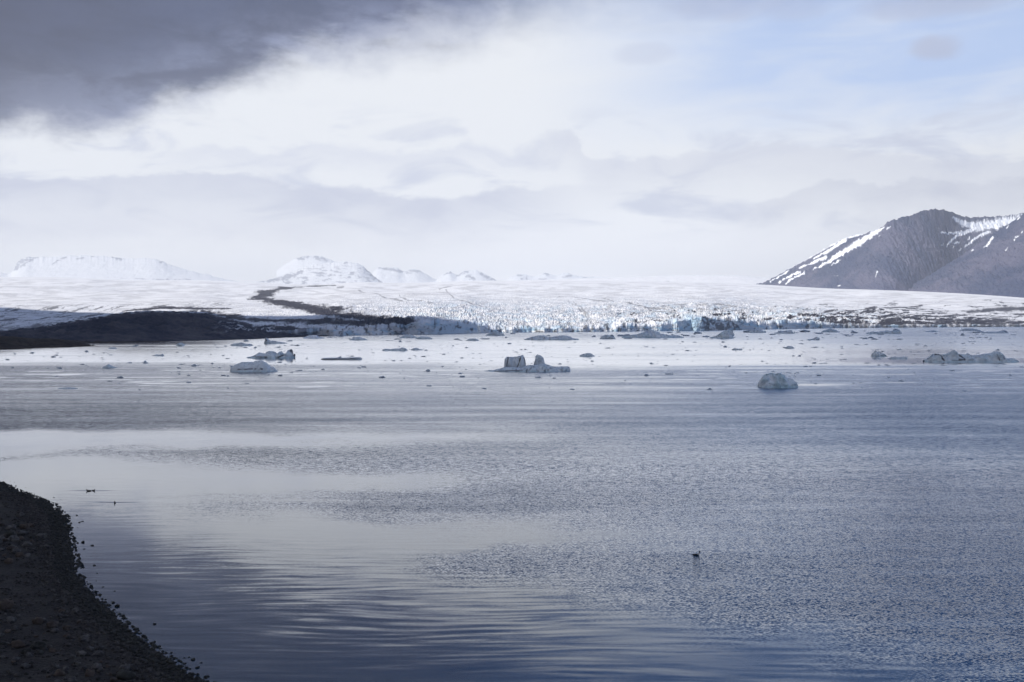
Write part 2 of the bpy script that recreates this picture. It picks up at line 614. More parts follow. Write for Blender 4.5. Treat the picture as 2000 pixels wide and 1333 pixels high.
# ------------------------------------------------------------------ water with its wind pattern
RX = [0, 250, 500, 750, 1000, 1250, 1500, 1750, 2000]
RT = """640 .5 .5 .5 .5 .5 .5 .5 .5 .5
655 .5 .5 .5 .6 .6 .6 .55 .6 .6
664 .2 .2 .35 .45 .4 .45 .45 .5 .55
670 .05 .06 .08 .1 .12 .2 .3 .45 .5
680 .03 .03 .03 .03 .06 .2 .2 .3 .35
688 .03 .03 .03 .03 .06 .12 .08 .12 .2
695 .08 .06 .03 .03 .15 .3 .25 .2 .25
701 .03 .03 .03 .03 .03 .06 .05 .06 .12
706 .03 .03 .06 .08 .03 .03 .03 .03 .08
711 .4 .4 .4 .4 .2 .06 .06 .25 .3
718 .6 .6 .55 .5 .45 .5 .6 .7 .75
735 .6 .55 .5 .5 .55 .65 .75 .8 .85
760 .55 .5 .45 .45 .5 .6 .75 .85 .9
790 .6 .55 .5 .5 .5 .6 .7 .8 .9
815 .7 .6 .5 .45 .45 .55 .65 .8 .9
835 .6 .6 .65 .5 .4 .6 .7 .8 .9
845 .1 .15 .4 .5 .4 .45 .6 .75 .85
858 .01 .02 .04 .1 .3 .6 .65 .75 .85
872 .01 .08 .15 .5 .65 .6 .6 .7 .85
884 .12 .4 .6 .75 .7 .55 .5 .7 .85
893 .3 .3 .85 .9 .7 .45 .45 .7 .85
903 .04 .1 .6 .8 .7 .5 .6 .75 .9
915 .02 .03 .15 .5 .7 .6 .7 .8 .9
930 .02 .02 .02 .12 .5 .6 .7 .8 .85
945 .02 .02 .04 .15 .6 .7 .7 .75 .8
960 .02 .03 .2 .6 .8 .75 .65 .7 .8
985 .02 .04 .3 .75 .85 .7 .55 .7 .85
1005 .02 .04 .12 .45 .65 .6 .5 .6 .75
1030 0.012 0.012 0.012 0.024 .25 .35 .5 .6 .75
1060 0.018 0.024 0.018 0.018 0.036 .3 .5 .7 .85
1085 0.024 0.030 0.024 0.024 .4 .55 .55 .75 .9
1105 0.024 0.030 0.024 0.036 .55 .6 .6 .8 .9
1130 0.024 0.030 0.024 0.024 .2 .35 .55 .75 .9
1160 0.024 0.030 0.030 0.024 0.030 .3 .5 .7 .85
1190 0.024 0.030 0.030 0.024 0.030 .2 .6 .75 .8
1230 0.024 0.030 0.030 0.024 0.024 0.030 .3 .5 .7
1280 0.024 0.030 0.030 0.024 0.024 0.024 0.030 .25 .5
1333 0.024 0.030 0.030 0.024 0.024 0.024 0.024 0.030 .3
1500 0.024 0.024 0.024 0.024 0.024 0.024 0.024 0.024 0.030"""


def build_water():
    T = np.array([[float(v) for v in r.split()] for r in RT.splitlines()])
    ty, tv = T[:, 0], T[:, 1:]
    px = np.linspace(-500, 2500, 520)
    py = np.concatenate([np.arange(634.5, 720, 0.5), np.arange(720, 1000, 1.2), np.arange(1000, 1900, 3.0)])
    PX, PY = np.meshgrid(px, py)
    u, w = ray(PX, PY)
    Yw = -CAMZ / w
    Xw = u * Yw
    # the pattern lies on the water: warp it with world-stretched noise
    sc = (PY - 628.0)
    lx, ly = PX / 420.0, np.log(sc) * 9.0
    wy = sc * (0.035 * fbm2(lx, ly * 0.35, 3, 3) + 0.02 * fbm2(lx * 3, ly, 3, 5))
    wx = 110 * fbm2(lx * 0.8, ly * 0.4, 3, 7)
    qx, qy = np.clip(PX + wx, 0, 2000), np.clip(PY + wy - 0.012 * sc * 0, ty[0], ty[-1])
    ci = np.clip(qx / 250.0, 0, 7.999)
    i = ci.astype(int)
    fx = ci - i
    fx = fx * fx * (3 - 2 * fx)
    ri = np.clip(np.searchsorted(ty, qy) - 1, 0, len(ty) - 2)
    fy = (qy - ty[ri]) / (ty[ri + 1] - ty[ri])
    fy = np.clip(fy, 0, 1)
    R = ((tv[ri, i] * (1 - fx) + tv[ri, i + 1] * fx) * (1 - fy) + (tv[ri + 1, i] * (1 - fx) + tv[ri + 1, i + 1] * fx) * fy)
    R = 0.5 * R + 0.5 * sstep(0.05, 0.9, R)
    streak = fbm2(PX / 620.0, np.log(sc) * 26.0, 4, 21, 0.6)
    R = np.clip(R * (1 + 0.45 * streak), 0.0, 1.0)
    # thin wind lines in the bright strip, and the lee of the ice
    thin = sstep(0.32, 0.55, fbm2(PX / 700.0, PY / 2.6, 3, 31, 0.6)) * sstep(712, 700, PY) * sstep(640, 668, PY)
    R = np.maximum(R, 0.28 * thin)
    lee = np.exp(-((PY - 752) / 2.6) ** 2) * sstep(1552, 1562, PX) * sstep(1720, 1600, PX)
    lee = np.maximum(lee, np.exp(-((PY - 717) / 2.0) ** 2) * sstep(1108, 1118, PX) * sstep(1190, 1125, PX) * 0.8)
    lines = sstep(0.4, 0.62, fbm2(PX / 160.0, PY / 2.0, 3, 41, 0.5)) * sstep(716, 722, PY) * sstep(768, 752, PY)
    R = R * (1 - 0.93 * np.maximum(lee, lines * 0.8))
    co = np.stack([Xw, Yw, np.zeros_like(Xw)], -1).reshape(-1, 3)
    o = link_mesh("water", co, grid_faces(*PX.shape)[:, ::-1], M_WATER, attrs={"ripple": R})
    tag(o, kind='structure')


build_water()

# ------------------------------------------------------------------ glacier
G_WATER = [(-500, 662), (0, 661), (480, 657.5), (600, 656.5), (800, 653.5), (950, 650.5), (1050, 649.5), (1200, 648), (1370, 646), (1500, 643.5),
           (1650, 641.3), (1800, 640), (2000, 638.6), (2500, 637.5)]
G_CLIFF = [(-500, 2), (420, 2), (560, 5), (610, 9), (650, 15), (760, 14), (790, 17), (815, 22), (900, 22), (940, 15), (960, 7), (1000, 6), (1060, 8), (1150, 7),
           (1200, 9), (1220, 12), (1260, 9), (1310, 14), (1335, 20), (1372, 26), (1400, 20), (1440, 17), (1480, 9), (1530, 13), (1570, 11), (1620, 7), (1700, 4),
           (2000, 3), (2500, 3)]
G_SKY = [(-500, 540), (0, 541), (130, 542), (250, 547), (400, 548), (500, 552), (620, 556), (700, 552), (800, 553), (900, 549.5), (1000, 548), (1100, 548), (1200, 548.5), (1300, 549.5),
         (1400, 552), (1500, 557), (1600, 563), (1750, 568), (1900, 575), (2000, 582), (2120, 590), (2500, 604)]


def build_glacier():
    nc = 2000
    px = np.linspace(-420, 2420, nc)
    n_cl, n_sf = 46, 400
    Dw = on_water(px, interp(px, G_WATER))[1]
    # ragged front line
    box = lambda a, n: np.convolve(np.pad(a, n, mode='edge'), np.ones(2 * n + 1) / (2 * n + 1), 'valid')
    Ds = box(Dw, 25)
    Dw = Dw * (1 + 0.012 * fbm2(px / 60.0, px * 0, 4, 2))
    yc = interp(px, G_WATER) - interp(px, G_CLIFF) * (1 + 0.16 * fbm2(px / 22.0, px * 0, 3, 5))
    ycs = box(interp(px, G_WATER) - interp(px, G_CLIFF), 25)
    ys = smooth_interp(px, G_SKY)
    D1 = interp(px, [(-500, 10500), (1200, 9800), (1450, 8800), (1700, 7200), (2000, 6400), (2500, 6000)])
    u, wc = ray(px, yc)
    _, ws = ray(px, ys)
    zc = np.maximum(CAMZ + wc * Dw, 1.5)
    wc = (zc - CAMZ) / Dw
    rows_D, rows_Z, rows_PY, cliff = [], [], [], []
    for k in range(n_cl):                                       # the calving face
        f = k / (n_cl - 1.0)
        rows_D.append(Dw + 6.0 * f ** 1.5)
        rows_Z.append(-4 + (zc + 4) * f)
        cliff.append(np.ones(nc))
    D0 = Dw + 6.0
    D0s = Ds + 6.0
    _, wcs = ray(px, ycs)
    zcs = np.maximum(CAMZ + wcs * Ds, 1.5)
    wcs = (zcs - CAMZ) / Ds
    Ztop = rows_Z[-1]
    for k in range(1, n_sf + 1):                                # the surface behind it
        f = k / n_sf
        D = D0s * (D1 / D0s) ** f
        g = (1 - D0s / D) / (1 - D0s / D1)
        g = g * (1 - 0.12 * np.sin(PI * g))
        w = wcs + (ws - wcs) * g
        ez = math.exp(-k / 7.0)
        rows_D.append(D + (D0 - D0s) * ez)
        rows_Z.append(CAMZ + w * D + (Ztop - zcs) * ez)
        cliff.append(np.zeros(nc) + np.exp(-(k / 3.0) ** 2) * 0.4)
    for k in range(1, 5):                                       # and the far slope falling away
        rows_D.append(D1 * (1 + 0.06 * k))
        rows_Z.append(rows_Z[n_cl + n_sf - 1] - 14.0 * k * k)
        cliff.append(np.zeros(nc))
    D, Z, CL = np.array(rows_D), np.array(rows_Z), np.array(cliff)
    PX = np.broadcast_to(px, D.shape)
    PY = 628.0 - (Z - CAMZ) / D * FPX                           # the undisplaced line of sight of each point
    U = np.broadcast_to(u, D.shape)
    X = U * D
    t = np.clip(np.log(D / D0s) / np.log(D1 / D0s), 0, 1)
    # crevasse fields
    rough = interp(px, [(-420, 0.25), (300, 0.3), (500, 0.5), (640, 0.7), (800, 1.0), (1000, 1.05), (1300, 1.15), (1450, 1.35), (1700, 1.2), (1800, 0.7), (2000, 0.45), (2420, 0.4)])
    amp = rough * (2.1 * np.exp(-((t / 0.4) ** 2)) + 0.8) * (1 - CL)
    A = 0.0
    for wv, c0_, wd_ in ((11.0, 0.0, 0.28), (23.0, 0.32, 0.3), (44.0, 0.7, 0.45)):
        wt = np.exp(-((t - c0_) / wd_) ** 2)
        A = A + wt * (0.45 + 1.1 * np.clip(0.5 + 0.9 * fbm2(X / (wv * 7.0), D / (wv * 9.0), 2, 19), 0, 1)) * (ridge2(X / wv, D / (wv * 1.7), 3, 4, 0.6) * 0.55 + ridge2(X / (wv * 3.1), D / (wv * 4), 2, 9) * 0.5)
    jit = _rng.normal(size=D.shape)
    jit2 = _rng.normal(size=D.shape)
    amp2 = amp * sstep(1.0, 0.85, t) + 0.6 * sstep(0.85, 1.0, t)
    Zd = Z + amp2 * (A - 0.55) * 1.5 + amp2 * jit * 0.22
    # broad swells so light falls unevenly over the ice
    Zd = Zd + sstep(0.03, 0.25, t) * sstep(1.0, 0.8, t) * (10 + 26 * t) * 0.5 * fbm2(X / 620.0, D / 900.0, 3, 14)
    # face: pillars and notches
    pil = 0.55 * ridge2(X / 11.0, Z / 60.0, 3, 6) + 0.5 * fbm2(X / 34.0, Z / 40.0, 3, 8)
    fade = np.zeros(D.shape)
    fade[:n_cl] = 1
    fade[n_cl:n_cl + 6] = np.linspace(0.8, 0.1, 6)[:, None]
    Dd = D - fade * 4.5 * pil + fade * jit * 0.5
    Zd = Zd + fade * sstep(0, 1, (Z + 4) / (zc + 4)) * 1.6 * fbm2(X / 9.0, X * 0, 3, 12)
    # ---- debris
    nz = fbm2(PX / 26.0, PY / 5.0, 4, 51, 0.6)
    nf = fbm2(PX / 6.0, PY / 2.0, 3, 52, 0.7)
    deb = np.zeros(D.shape)

    def streakline(pts, ax=0.45, soft=0.5, k=1.0, nn=0.45):
        d = line_d(PX, PY, pts, ax) + nn * nz + 0.3 * nf
        return k * sstep(1 + soft, 1 - soft, d)
    deb = np.maximum(deb, streakline([(655, 557.5, 0.7), (600, 560, 1.2), (552, 567, 3.2), (515, 576, 6.5), (507, 582, 8), (520, 588, 7.5), (560, 597, 7.5), (600, 604, 8),
                                      (640, 612, 9.5), (700, 622, 9), (760, 631, 8.5), (800, 637, 8), (840, 646, 4)], 0.5, 0.45, 1.0, 0.55))
    deb = np.maximum(deb, streakline([(395, 607, 2.0), (440, 618, 6), (500, 627, 5), (560, 630, 4.5), (640, 632, 5), (720, 635, 6), (775, 640, 8), (800, 650, 7)], 0.4))
    deb = np.maximum(deb, streakline([(300, 655, 14), (480, 650, 11), (560, 648, 8), (640, 652, 6)], 0.35, 0.5, 1.0, 0.7))
    deb = np.maximum(deb, streakline([(0, 652, 7), (100, 640, 5), (200, 628, 4), (280, 612, 3)], 0.3, 0.6, 0.8, 0.9))
    deb = np.maximum(deb, streakline([(240, 606, 0.9), (330, 603, 1.5), (450, 605, 1.2)], 0.3))
    # dirty, streaked ice at the left, sloping down to the left
    sl = fbm2((PX + PY * 2.0) / 46.0, (PY + PX * 0.11) / 2.3, 4, 61, 0.62)
    deb = np.maximum(deb, 0.85 * sstep(0.05, 0.55, sl + 0.25 * nf) * sstep(596, 606, PY + PX * 0.012) * sstep(520, 380, PX))
    # stained ice at the right, darker downhill
    sr = fbm2(PX / 42.0, PY / 3.4, 5, 71, 0.66) + 0.5 * fbm2(PX / 9.0, PY / 2.2, 3, 72, 0.6)
    dens = sstep(575, 642, PY) * sstep(1420, 1800, PX) * 0.95 + 0.5 * sstep(585, 640, PY) * sstep(1080, 1350, PX) * sstep(2000, 1600, PX)
    deb = np.maximum(deb, sstep(1.05 - dens * 1.05, 1.35 - dens * 1.05, sr + 0.35) * sstep(0.02, 0.2, dens))
    for pts in ([(1890, 606, 2), (1950, 603, 3), (2060, 604, 4)], [(1830, 629, 3), (1900, 630, 6), (1960, 631, 6), (1985, 634, 3)],
                [(1700, 637, 2.5), (1760, 635, 3.5), (1840, 634, 4)], [(1620, 632, 2), (1640, 637, 4), (1700, 638, 3)], [(1740, 625, 1.5), (1830, 618, 2), (1870, 615, 1)],
                [(1610, 612, 1.2), (1700, 606, 1.2), (1800, 596, 1)]):
        deb = np.maximum(deb, streakline(pts, 0.4, 0.6, 0.95, 0.8))
    # thin dark lines across the ice
    for pts in ([(700, 569, .5), (735, 576, 1.1), (760, 585, .7), (800, 589, .6)], [(780, 579, .6), (790, 586, 1.5), (812, 589, 1), (850, 594, 1), (890, 597, .5)],
                [(857, 563, .6), (875, 574, .7), (890, 586, .5), (950, 600, .4)], [(858, 564, .6), (895, 558, .5)], [(660, 564, 1), (672, 562, .6)],
                [(1090, 584, .8), (1110, 582, .7), (1160, 588, .8), (1220, 593, .9), (1260, 606, 1), (1300, 608, .7), (1335, 608, .5)],
                [(1180, 585, .5), (1215, 594, .6), (1260, 604, .6)], [(1108, 587, .6), (1125, 600, .9), (1140, 618, 1), (1150, 630, .8)], [(1120, 590, .6), (1140, 610, .8), (1150, 625, .7)],
                [(1255, 545, .5), (1306, 550, .6), (1312, 546, .4)], [(1175, 616, 1), (1200, 610, .9), (1260, 614, 1), (1320, 613, .7)], [(1290, 604, .8), (1340, 597, .6)],
                [(1365, 600, .7), (1400, 597, 1), (1440, 602, .7)], [(1360, 607, .6), (1450, 615, .7)]):
        deb = np.maximum(deb, streakline(pts, 0.7, 0.7, 0.6, 0.9))
    # crevasse bottoms made darker
    deep = sstep(-0.15, -0.75, A - 0.55) * rough * sstep(0.6, 0.1, t) * (1 - CL)
    deb = np.maximum(deb, 0.8 * deep * sstep(-0.35, 0.4, nz + sr * 0.3))
    # grit and small melt hollows over the crevassed ice
    grit = sstep(0.1, 0.9, jit2 * 0.45 + 0.9 * nf + 0.55 * sr) * rough * sstep(0.75, 0.05, t) * (1 - CL)
    deb = np.maximum(deb, 0.55 * grit)
    dust = 0.24 * sstep(-0.3, 0.6, fbm2(PX / 55.0, PY / 2.2, 4, 151, 0.62)) + 0.07 * sstep(0, 1.2, jit2)
    deb = np.maximum(deb, dust * sstep(1.0, 0.9, t) * (1 - CL))
    # face: vertical dirt streaks between clean blue ice
    vs = fbm2(PX / 9.0, PY / 11.0, 5, 81, 0.7)
    dirty_face = interp(px, [(-420, 1), (560, 1), (605, .9), (655, 0.25), (760, .3), (790, .9), (800, .15), (940, .2), (960, .4), (1180, .45), (1330, .3), (1362, .05), (1376, .8), (1440, .8), (1460, .25), (1600, .3), (1640, .9), (2420, 1)])
    deb = np.where(fade > 0.5, np.maximum(deb * 0.25, 0.8 * sstep(0.85 - dirty_face, 1.5 - dirty_face, vs + 0.45)), deb)
    deb = np.maximum(deb, fade * sstep(665, 600, PX) * (0.72 + 0.25 * vs))
    blue = fade * sstep(-0.1, 0.6, fbm2(PX / 30.0, PY / 9.0, 3, 91)) * 0.8
    blue = np.maximum(blue, 0.75 * np.exp(-((PX - 1355) / 24) ** 2) * sstep(616, 626, PY))
    blue = np.maximum(blue, 0.55 * np.exp(-((PX - 880) / 60) ** 2) * sstep(628, 634, PY))  # bluish shade of this cliff stretch, painted into the ice colour
    blue = np.maximum(blue, 0.5 * deep)
    blue = np.maximum(blue, 0.4 * sstep(-0.1, 0.5, nz) * sstep(0.6, 0.05, t) * interp(px, [(-420, 0), (650, 0), (900, 1), (1650, 1), (1800, 0), (2420, 0)]))
    co = np.stack([U * Dd, Dd, Zd], -1).reshape(-1, 3)
    o = link_mesh("glacier", co, grid_faces(*D.shape), M_GLACIER, smooth=False, attrs={"debris": deb, "blue": blue})
    tag(o, kind='structure')


build_glacier()


# ------------------------------------------------------------------ hills and mountains: height fields with a real front, crest and back
def ridge_mesh(name, px0, px1, nc, base, crest, Dbase, Dcrest, mat, nrows=120, shape=1.0, gully=0.0, gw=60.0, seed=1, fine=0.0, snowfn=None, crestn=0.0, back=1.25):
    px = np.linspace(px0, px1, nc)
    yb, yc = interp(px, base), smooth_interp(px, crest)
    if callable(Dbase):
        Db, Dc = Dbase(px), Dcrest(px)
    else:
        Db, Dc = np.full(nc, float(Dbase)), np.full(nc, float(Dcrest))
    u, wb = ray(px, yb)
    _, wc = ray(px, yc)
    zb = CAMZ + wb * Db
    zc = CAMZ + wc * Dc
    crag = crestn * fbm2(px / 9.0, px * 0, 4, seed + 40, 0.6)
    f = np.concatenate([np.linspace(0, 1, nrows), 1 + np.linspace(0.03, 1, nrows // 3)])[:, None]
    ff = np.clip(f, 0, 1)
    fb = np.clip(f - 1, 0, 1)
    D = Db + (Dc - Db) * ff + Dc * (back - 1) * fb
    Z = zb + (zc - zb) * ff ** shape
    Z = Z + crag * ff ** 5 * (1 - fb) ** 4
    Z = Z - (zc - np.minimum(zb, 0)) * fb ** 1.3
    U = np.broadcast_to(u, D.shape)
    X = U * D
    PX = np.broadcast_to(px, D.shape)
    PY = 628.0 - (Z - CAMZ) / D * FPX
    env = np.sin(PI * np.clip(ff, 0, 1)) ** 0.6 * (1 - fb)
    h = np.maximum(zc - zb, 1.0)
    if gully:
        q = X + 0.22 * gw * fbm2(X / (gw * 3), D / (gw * 3), 2, seed)
        g = ridge2(q / gw, D / (gw * 9.0) + Z / (gw * 14), 4, seed + 2, 0.55)
        Z = Z + gully * env * (g - 0.4)
        D = D - 0.6 * gully * env * (g - 0.4)
    if fine:
        Z = Z + fine * fbm2(X / (gw * 0.35), D / (gw * 0.35), 4, seed + 5, 0.6) * (0.3 + env)
    snow = snowfn(PX, PY, X, D, Z) if snowfn else np.zeros(D.shape)
    # skirt below the base so that nothing floats
    co = np.stack([U * D, D, Z], -1)
    low = co[:1].copy()
    low[..., 2] = -5.0
    co = np.concatenate([low, co], 0)
    snow = np.concatenate([snow[:1], snow], 0)
    o = link_mesh(name, co.reshape(-1, 3), grid_faces(*co.shape[:2]), mat, attrs={"snow": snow}, smooth=True)
    tag(o, kind='structure')
    return o


def build_hills():
    # dark moraine in front of the ice, at the left
    base = [(-420, 674), (0, 671), (170, 669.5), (300, 667.5), (480, 663.5), (560, 660), (640, 657.5)]
    crest = [(-420, 652), (-150, 650), (0, 647.5), (60, 642), (120, 632), (200, 618), (250, 610), (300, 607.5), (350, 608.5), (410, 612), (450, 622), (490, 634), (530, 644), (580, 652), (640, 657)]
    db = lambda p: on_water(p, interp(p, base))[1]
    def snow_hill(PX, PY, X, D, Z):
        n = fbm2((PX + 1.5 * PY) / 30.0, PY / 2.2, 4, 141, 0.62)
        low = 0.6 * sstep(0.22, 0.5, n) * sstep(400, 480, PX) * sstep(600, 560, PX) * sstep(656, 648, PY)
        edge = 0.7 * sstep(-0.1, 0.35, n + 0.05 * (interp(PX, [(60, 643), (200, 620), (300, 610), (410, 614), (490, 637), (560, 652)]) - PY)) * sstep(7.0, 0.0, PY - interp(PX, [(60, 642), (120, 632), (200, 618), (250, 610), (300, 607.5), (410, 612), (450, 622), (490, 634), (560, 650)]))
        return np.maximum(low, edge)
    ridge_mesh("moraine_hill", -420, 640, 700, base, crest, db, lambda p: db(p) * 1.28, M_MORAINE, 110, 0.85, 2.6, 30.0, 3, 2.0, snow_hill, crestn=0.7)
    # low brown spit nearer the camera
    base = [(-420, 690), (-100, 685), (0, 683), (50, 681), (100, 679.5), (150, 678), (178, 676.8), (190, 676.5)]
    crest = [(-420, 652), (-100, 654), (0, 656.5), (30, 658), (60, 661.5), (100, 662), (130, 665), (160, 670), (180, 675), (190, 676.4)]
    ds = lambda p: on_water(p, interp(p, base))[1]
    ridge_mesh("gravel_spit", -420, 190, 400, base, crest, ds, lambda p: ds(p) * 1.12, M_SPIT, 80, 0.8, 0.9, 14.0, 8, 0.5, crestn=0.2)
    # a long thin tongue of gravel behind it
    base = [(60, 672), (200, 670.5), (330, 668)]
    crest = [(60, 664), (120, 661), (200, 664), (300, 667), (330, 667.9)]
    dt = lambda p: on_water(p, interp(p, base))[1]
    ridge_mesh("gravel_bar", 60, 330, 260, base, crest, dt, lambda p: dt(p) * 1.1, M_SPIT, 50, 0.8, 0.7, 18.0, 15, 0.4, crestn=0.2)

    # ---- dark mountain at the right
    def snow_main(PX, PY, X, D, Z):
        n = fbm2(PX / 9.0, PY / 9.0, 4, 101, 0.6)
        s = np.zeros(PX.shape)

        def st(pts, k=0.5, soft=0.35):
            return sstep(1 + soft, 1 - soft, line_d(PX, PY, [(a_, b_, c_ * 0.8) for a_, b_, c_ in pts], 0.9) + k * n)
        for pts in ([(1588, 529, 1.2), (1640, 499, 4), (1680, 474, 7), (1712, 453, 5), (1726, 446, 1.5)], [(1612, 519, 1.2), (1655, 493, 3), (1690, 470, 4)],
                    [(1505, 553, 1.2), (1540, 531, 1.8)], [(1520, 554, 1.2), (1562, 534, 1.8)], [(1534, 555, 1.2), (1570, 535, 2.4)],
                    [(1545, 524, 1), (1600, 493, 2), (1640, 470, 2.2), (1658, 463, 1.5)], [(1560, 527, 1.5), (1612, 505, 3.4)], [(1590, 507, 2), (1625, 487, 3.6), (1650, 470, 4)],
                    [(1624, 521, 1), (1641, 511, 1.8)], [(1636, 466, 2), (1660, 464, 3), (1690, 456, 2)], [(1710, 542, .7), (1714, 533, 1.2)], [(1629, 543, .9), (1635, 541, 1.2)], [(1636, 560, .7), (1641, 559, .9)],
                    [(1732, 449, 1.4), (1738, 444, 1.4)], [(1716, 463, .8), (1718, 461, .8)]):
            s = np.maximum(s, st(pts))
        stripes = fbm2(PX / 4.2, PY / 22.0, 3, 111, 0.6)
        cirque = st([(1862, 427, 3), (1885, 440, 8), (1910, 445, 12), (1950, 436, 12), (2000, 425, 12), (2080, 410, 20)], 0.45)
        s = np.maximum(s, cirque * sstep(-0.75, -0.35, stripes + sstep(445, 428, PY) * -0.55 + 0.3))
        for pts in ([(1838, 457, 1.5), (1862, 458, 2.5), (1885, 455, 4), (1905, 448, 4)], [(1848, 484, 1), (1856, 473, 2), (1868, 463, 2.6), (1885, 457, 3)],
                    [(1884, 485, 1), (1896, 474, 2), (1912, 463, 3), (1930, 455, 4)], [(1862, 477, 1.2), (1872, 476, 1.8)], [(1890, 470, 1), (1893, 465, 1)], [(1872, 493, 1), (1876, 488, 1)],
                    [(1838, 482, .8), (1842, 480, .8)], [(1860, 485, .8), (1863, 484, .8)]):
            s = np.maximum(s, st(pts))
        return s
    base = [(1480, 560), (2000, 590), (2420, 610)]
    crest = [(1470, 562), (1490, 553), (1520, 538), (1560, 515), (1600, 493), (1640, 470), (1660, 462), (1690, 456), (1718, 446), (1735, 434), (1750, 428), (1780, 420), (1800, 413), (1830, 409),
             (1856, 414), (1880, 423), (1920, 424), (1960, 422), (2000, 416), (2080, 402), (2200, 395), (2420, 430)]
    # the spur at px 1720 stands forward, the flank to its right turns away into the cirque
    fb = lambda p: smooth_interp(p, [(1470, 9300), (1560, 8600), (1650, 8000), (1740, 7700), (1820, 8300), (1900, 9200), (2000, 9600), (2420, 9600)])
    fc = lambda p: smooth_interp(p, [(1470, 9500), (1560, 9300), (1650, 8950), (1740, 8800), (1820, 9500), (1880, 10500), (2000, 11300), (2420, 11400)])
    ridge_mesh("mountain", 1470, 2420, 900, base, crest, fb, fc, M_MOUNT, 240, 1.0, 11.0, 60.0, 21, 9.0, snow_main, 10.0)

    def snow_front(PX, PY, X, D, Z):
        n = fbm2(PX / 6.0, PY / 6.0, 3, 121, 0.6)
        s = np.zeros(PX.shape)
        for pts in ([(1921, 487, .9), (1930, 478, 1.5), (1938, 467, 2)], [(1897, 491, 1), (1900, 489, 1.2)], [(1983, 468, 1.8), (1987, 466, 1.8)], [(1979, 474, .8), (1981, 472, .8)], [(1963, 491, .8), (1966, 489, .8)],
                    [(1965, 448, .8), (1968, 443, 1)], [(1994, 458, .8), (1996, 456, .8)], [(1985, 431, .7), (1990, 426, 1.2)]):
            s = np.maximum(s, sstep(1.4, 0.6, line_d(PX, PY, pts, 0.9) + 0.4 * n))
        return s
    base = [(1740, 575), (1800, 577), (1900, 583), (2000, 590), (2420, 620)]
    crest = [(1740, 573), (1770, 562), (1790, 552), (1820, 535), (1850, 516), (1880, 497), (1910, 476), (1940, 456), (1970, 437), (2000, 417), (2050, 392), (2120, 366), (2250, 340), (2420, 330)]
    ridge_mesh("mountain", 1740, 2420, 700, base, crest, lambda p: interp(p, [(1740, 8000), (2000, 6900), (2420, 6600)]),
               lambda p: interp(p, [(1740, 8100), (1850, 8300), (2000, 8600), (2420, 9000)]), M_MOUNT, 220, 1.0, 13.0, 75.0, 33, 11.0, snow_front, 4.0)

    # ---- far snow mountains beyond the ice cap
    def far(name, px0, px1, crest, rocks, seed, D=27000, by=566, hn=0.0, thr=1.1):
        def sn(PX, PY, X, Dd, Z):
            n = fbm2(PX / 7.0, PY / 4.0, 4, seed + 200, 0.6)
            r = np.zeros(PX.shape)
            for pts in rocks:
                r = np.maximum(r, sstep(1.5, 0.5, line_d(PX, PY, pts, 0.8) + 1.6 * n))
            if hn:
                hs = fbm2(PX / 16.0, PY / 4.5, 4, seed + 210, 0.62)
                r = np.maximum(r, 0.9 * sstep(0.18, 0.4, hs) * hn(PX, PY))
            return 1 - 0.75 * r
        ridge_mesh(name, px0, px1, int((px1 - px0) * 1.3), [(px0, by), (px1, by)], crest, D, D * 1.07, M_FAR, 110, 1.0, 8.0, 600.0, seed, 9.0, sn, 16.0)
    far("snow_mountain", -300, 470, [(-300, 520), (-100, 512), (0, 532), (24, 531), (34, 513), (45, 505), (70, 503), (110, 501), (190, 500), (250, 505), (310, 508), (337, 519), (390, 533), (470, 552)],
        [[(28, 529, 1.5), (36, 518, 4), (48, 511, 4), (64, 508, 1.5)], [(40, 507, 1), (55, 503, 1.5), (74, 504, 1)], [(102, 517, 1), (112, 511, 1.6), (128, 504, 1.5)], [(148, 507, 1), (165, 505, 1.2)], [(180, 502, 1), (190, 504, 1)],
         [(218, 503, 1), (235, 507, 2)], [(315, 513, 2), (322, 509, 2), (336, 518, 1.4)], [(236, 544, .8), (246, 544.5, 1)], [(265, 545, .8), (288, 547, 1)], [(300, 547, 1), (335, 548, 1.3), (372, 547, 1)]], 41)
    ridge_mesh("ice_cap", 860, 1580, 500, [(860, 556), (1580, 562)], [(860, 555), (950, 550.5), (1050, 547), (1120, 544.5), (1200, 541.5), (1300, 539), (1400, 538.5), (1460, 540), (1490, 543), (1580, 552)],
               14500, 16500, M_GLACIER, 60, 0.9, 0.0, 200.0, 57, 6.0, None, 3.0)
    domeh = lambda PX, PY: sstep(512, 530, PY) * sstep(520, 560, PX) * sstep(760, 740, PX)
    far("snow_mountain", 480, 765, [(480, 557), (505, 551), (540, 543), (570, 531), (600, 520), (640, 514), (680, 512), (704, 517), (718, 528), (732, 541), (750, 553), (765, 558)],
        [[(505, 551, 1.2), (530, 548, 3), (560, 544, 4)], [(545, 547, 3), (575, 538, 3), (590, 530, 1.5)], [(715, 527, 2), (728, 540, 2.4), (746, 552, 3)], [(672, 515, 1), (678, 513, 1.2)]],
        43, D=24000, hn=domeh)
    far("snow_mountain", 540, 700, [(540, 530), (565, 512), (584, 503), (600, 500.5), (625, 500.5), (638, 504), (655, 511), (680, 517), (700, 530)],
        [[(588, 505, 4), (600, 503, 3)], [(618, 504, 3), (634, 508, 3)]], 53, D=30000)
    far("snow_mountain", 720, 870, [(720, 545), (735, 526), (752, 523), (775, 524), (790, 530), (802, 527), (815, 526), (823, 530), (840, 540), (870, 553)],
        [[(740, 524, 1.2), (760, 526, 2.5), (785, 531, 2.2)], [(795, 532, 2), (805, 529, 3), (820, 531, 2)]], 45, D=28500)
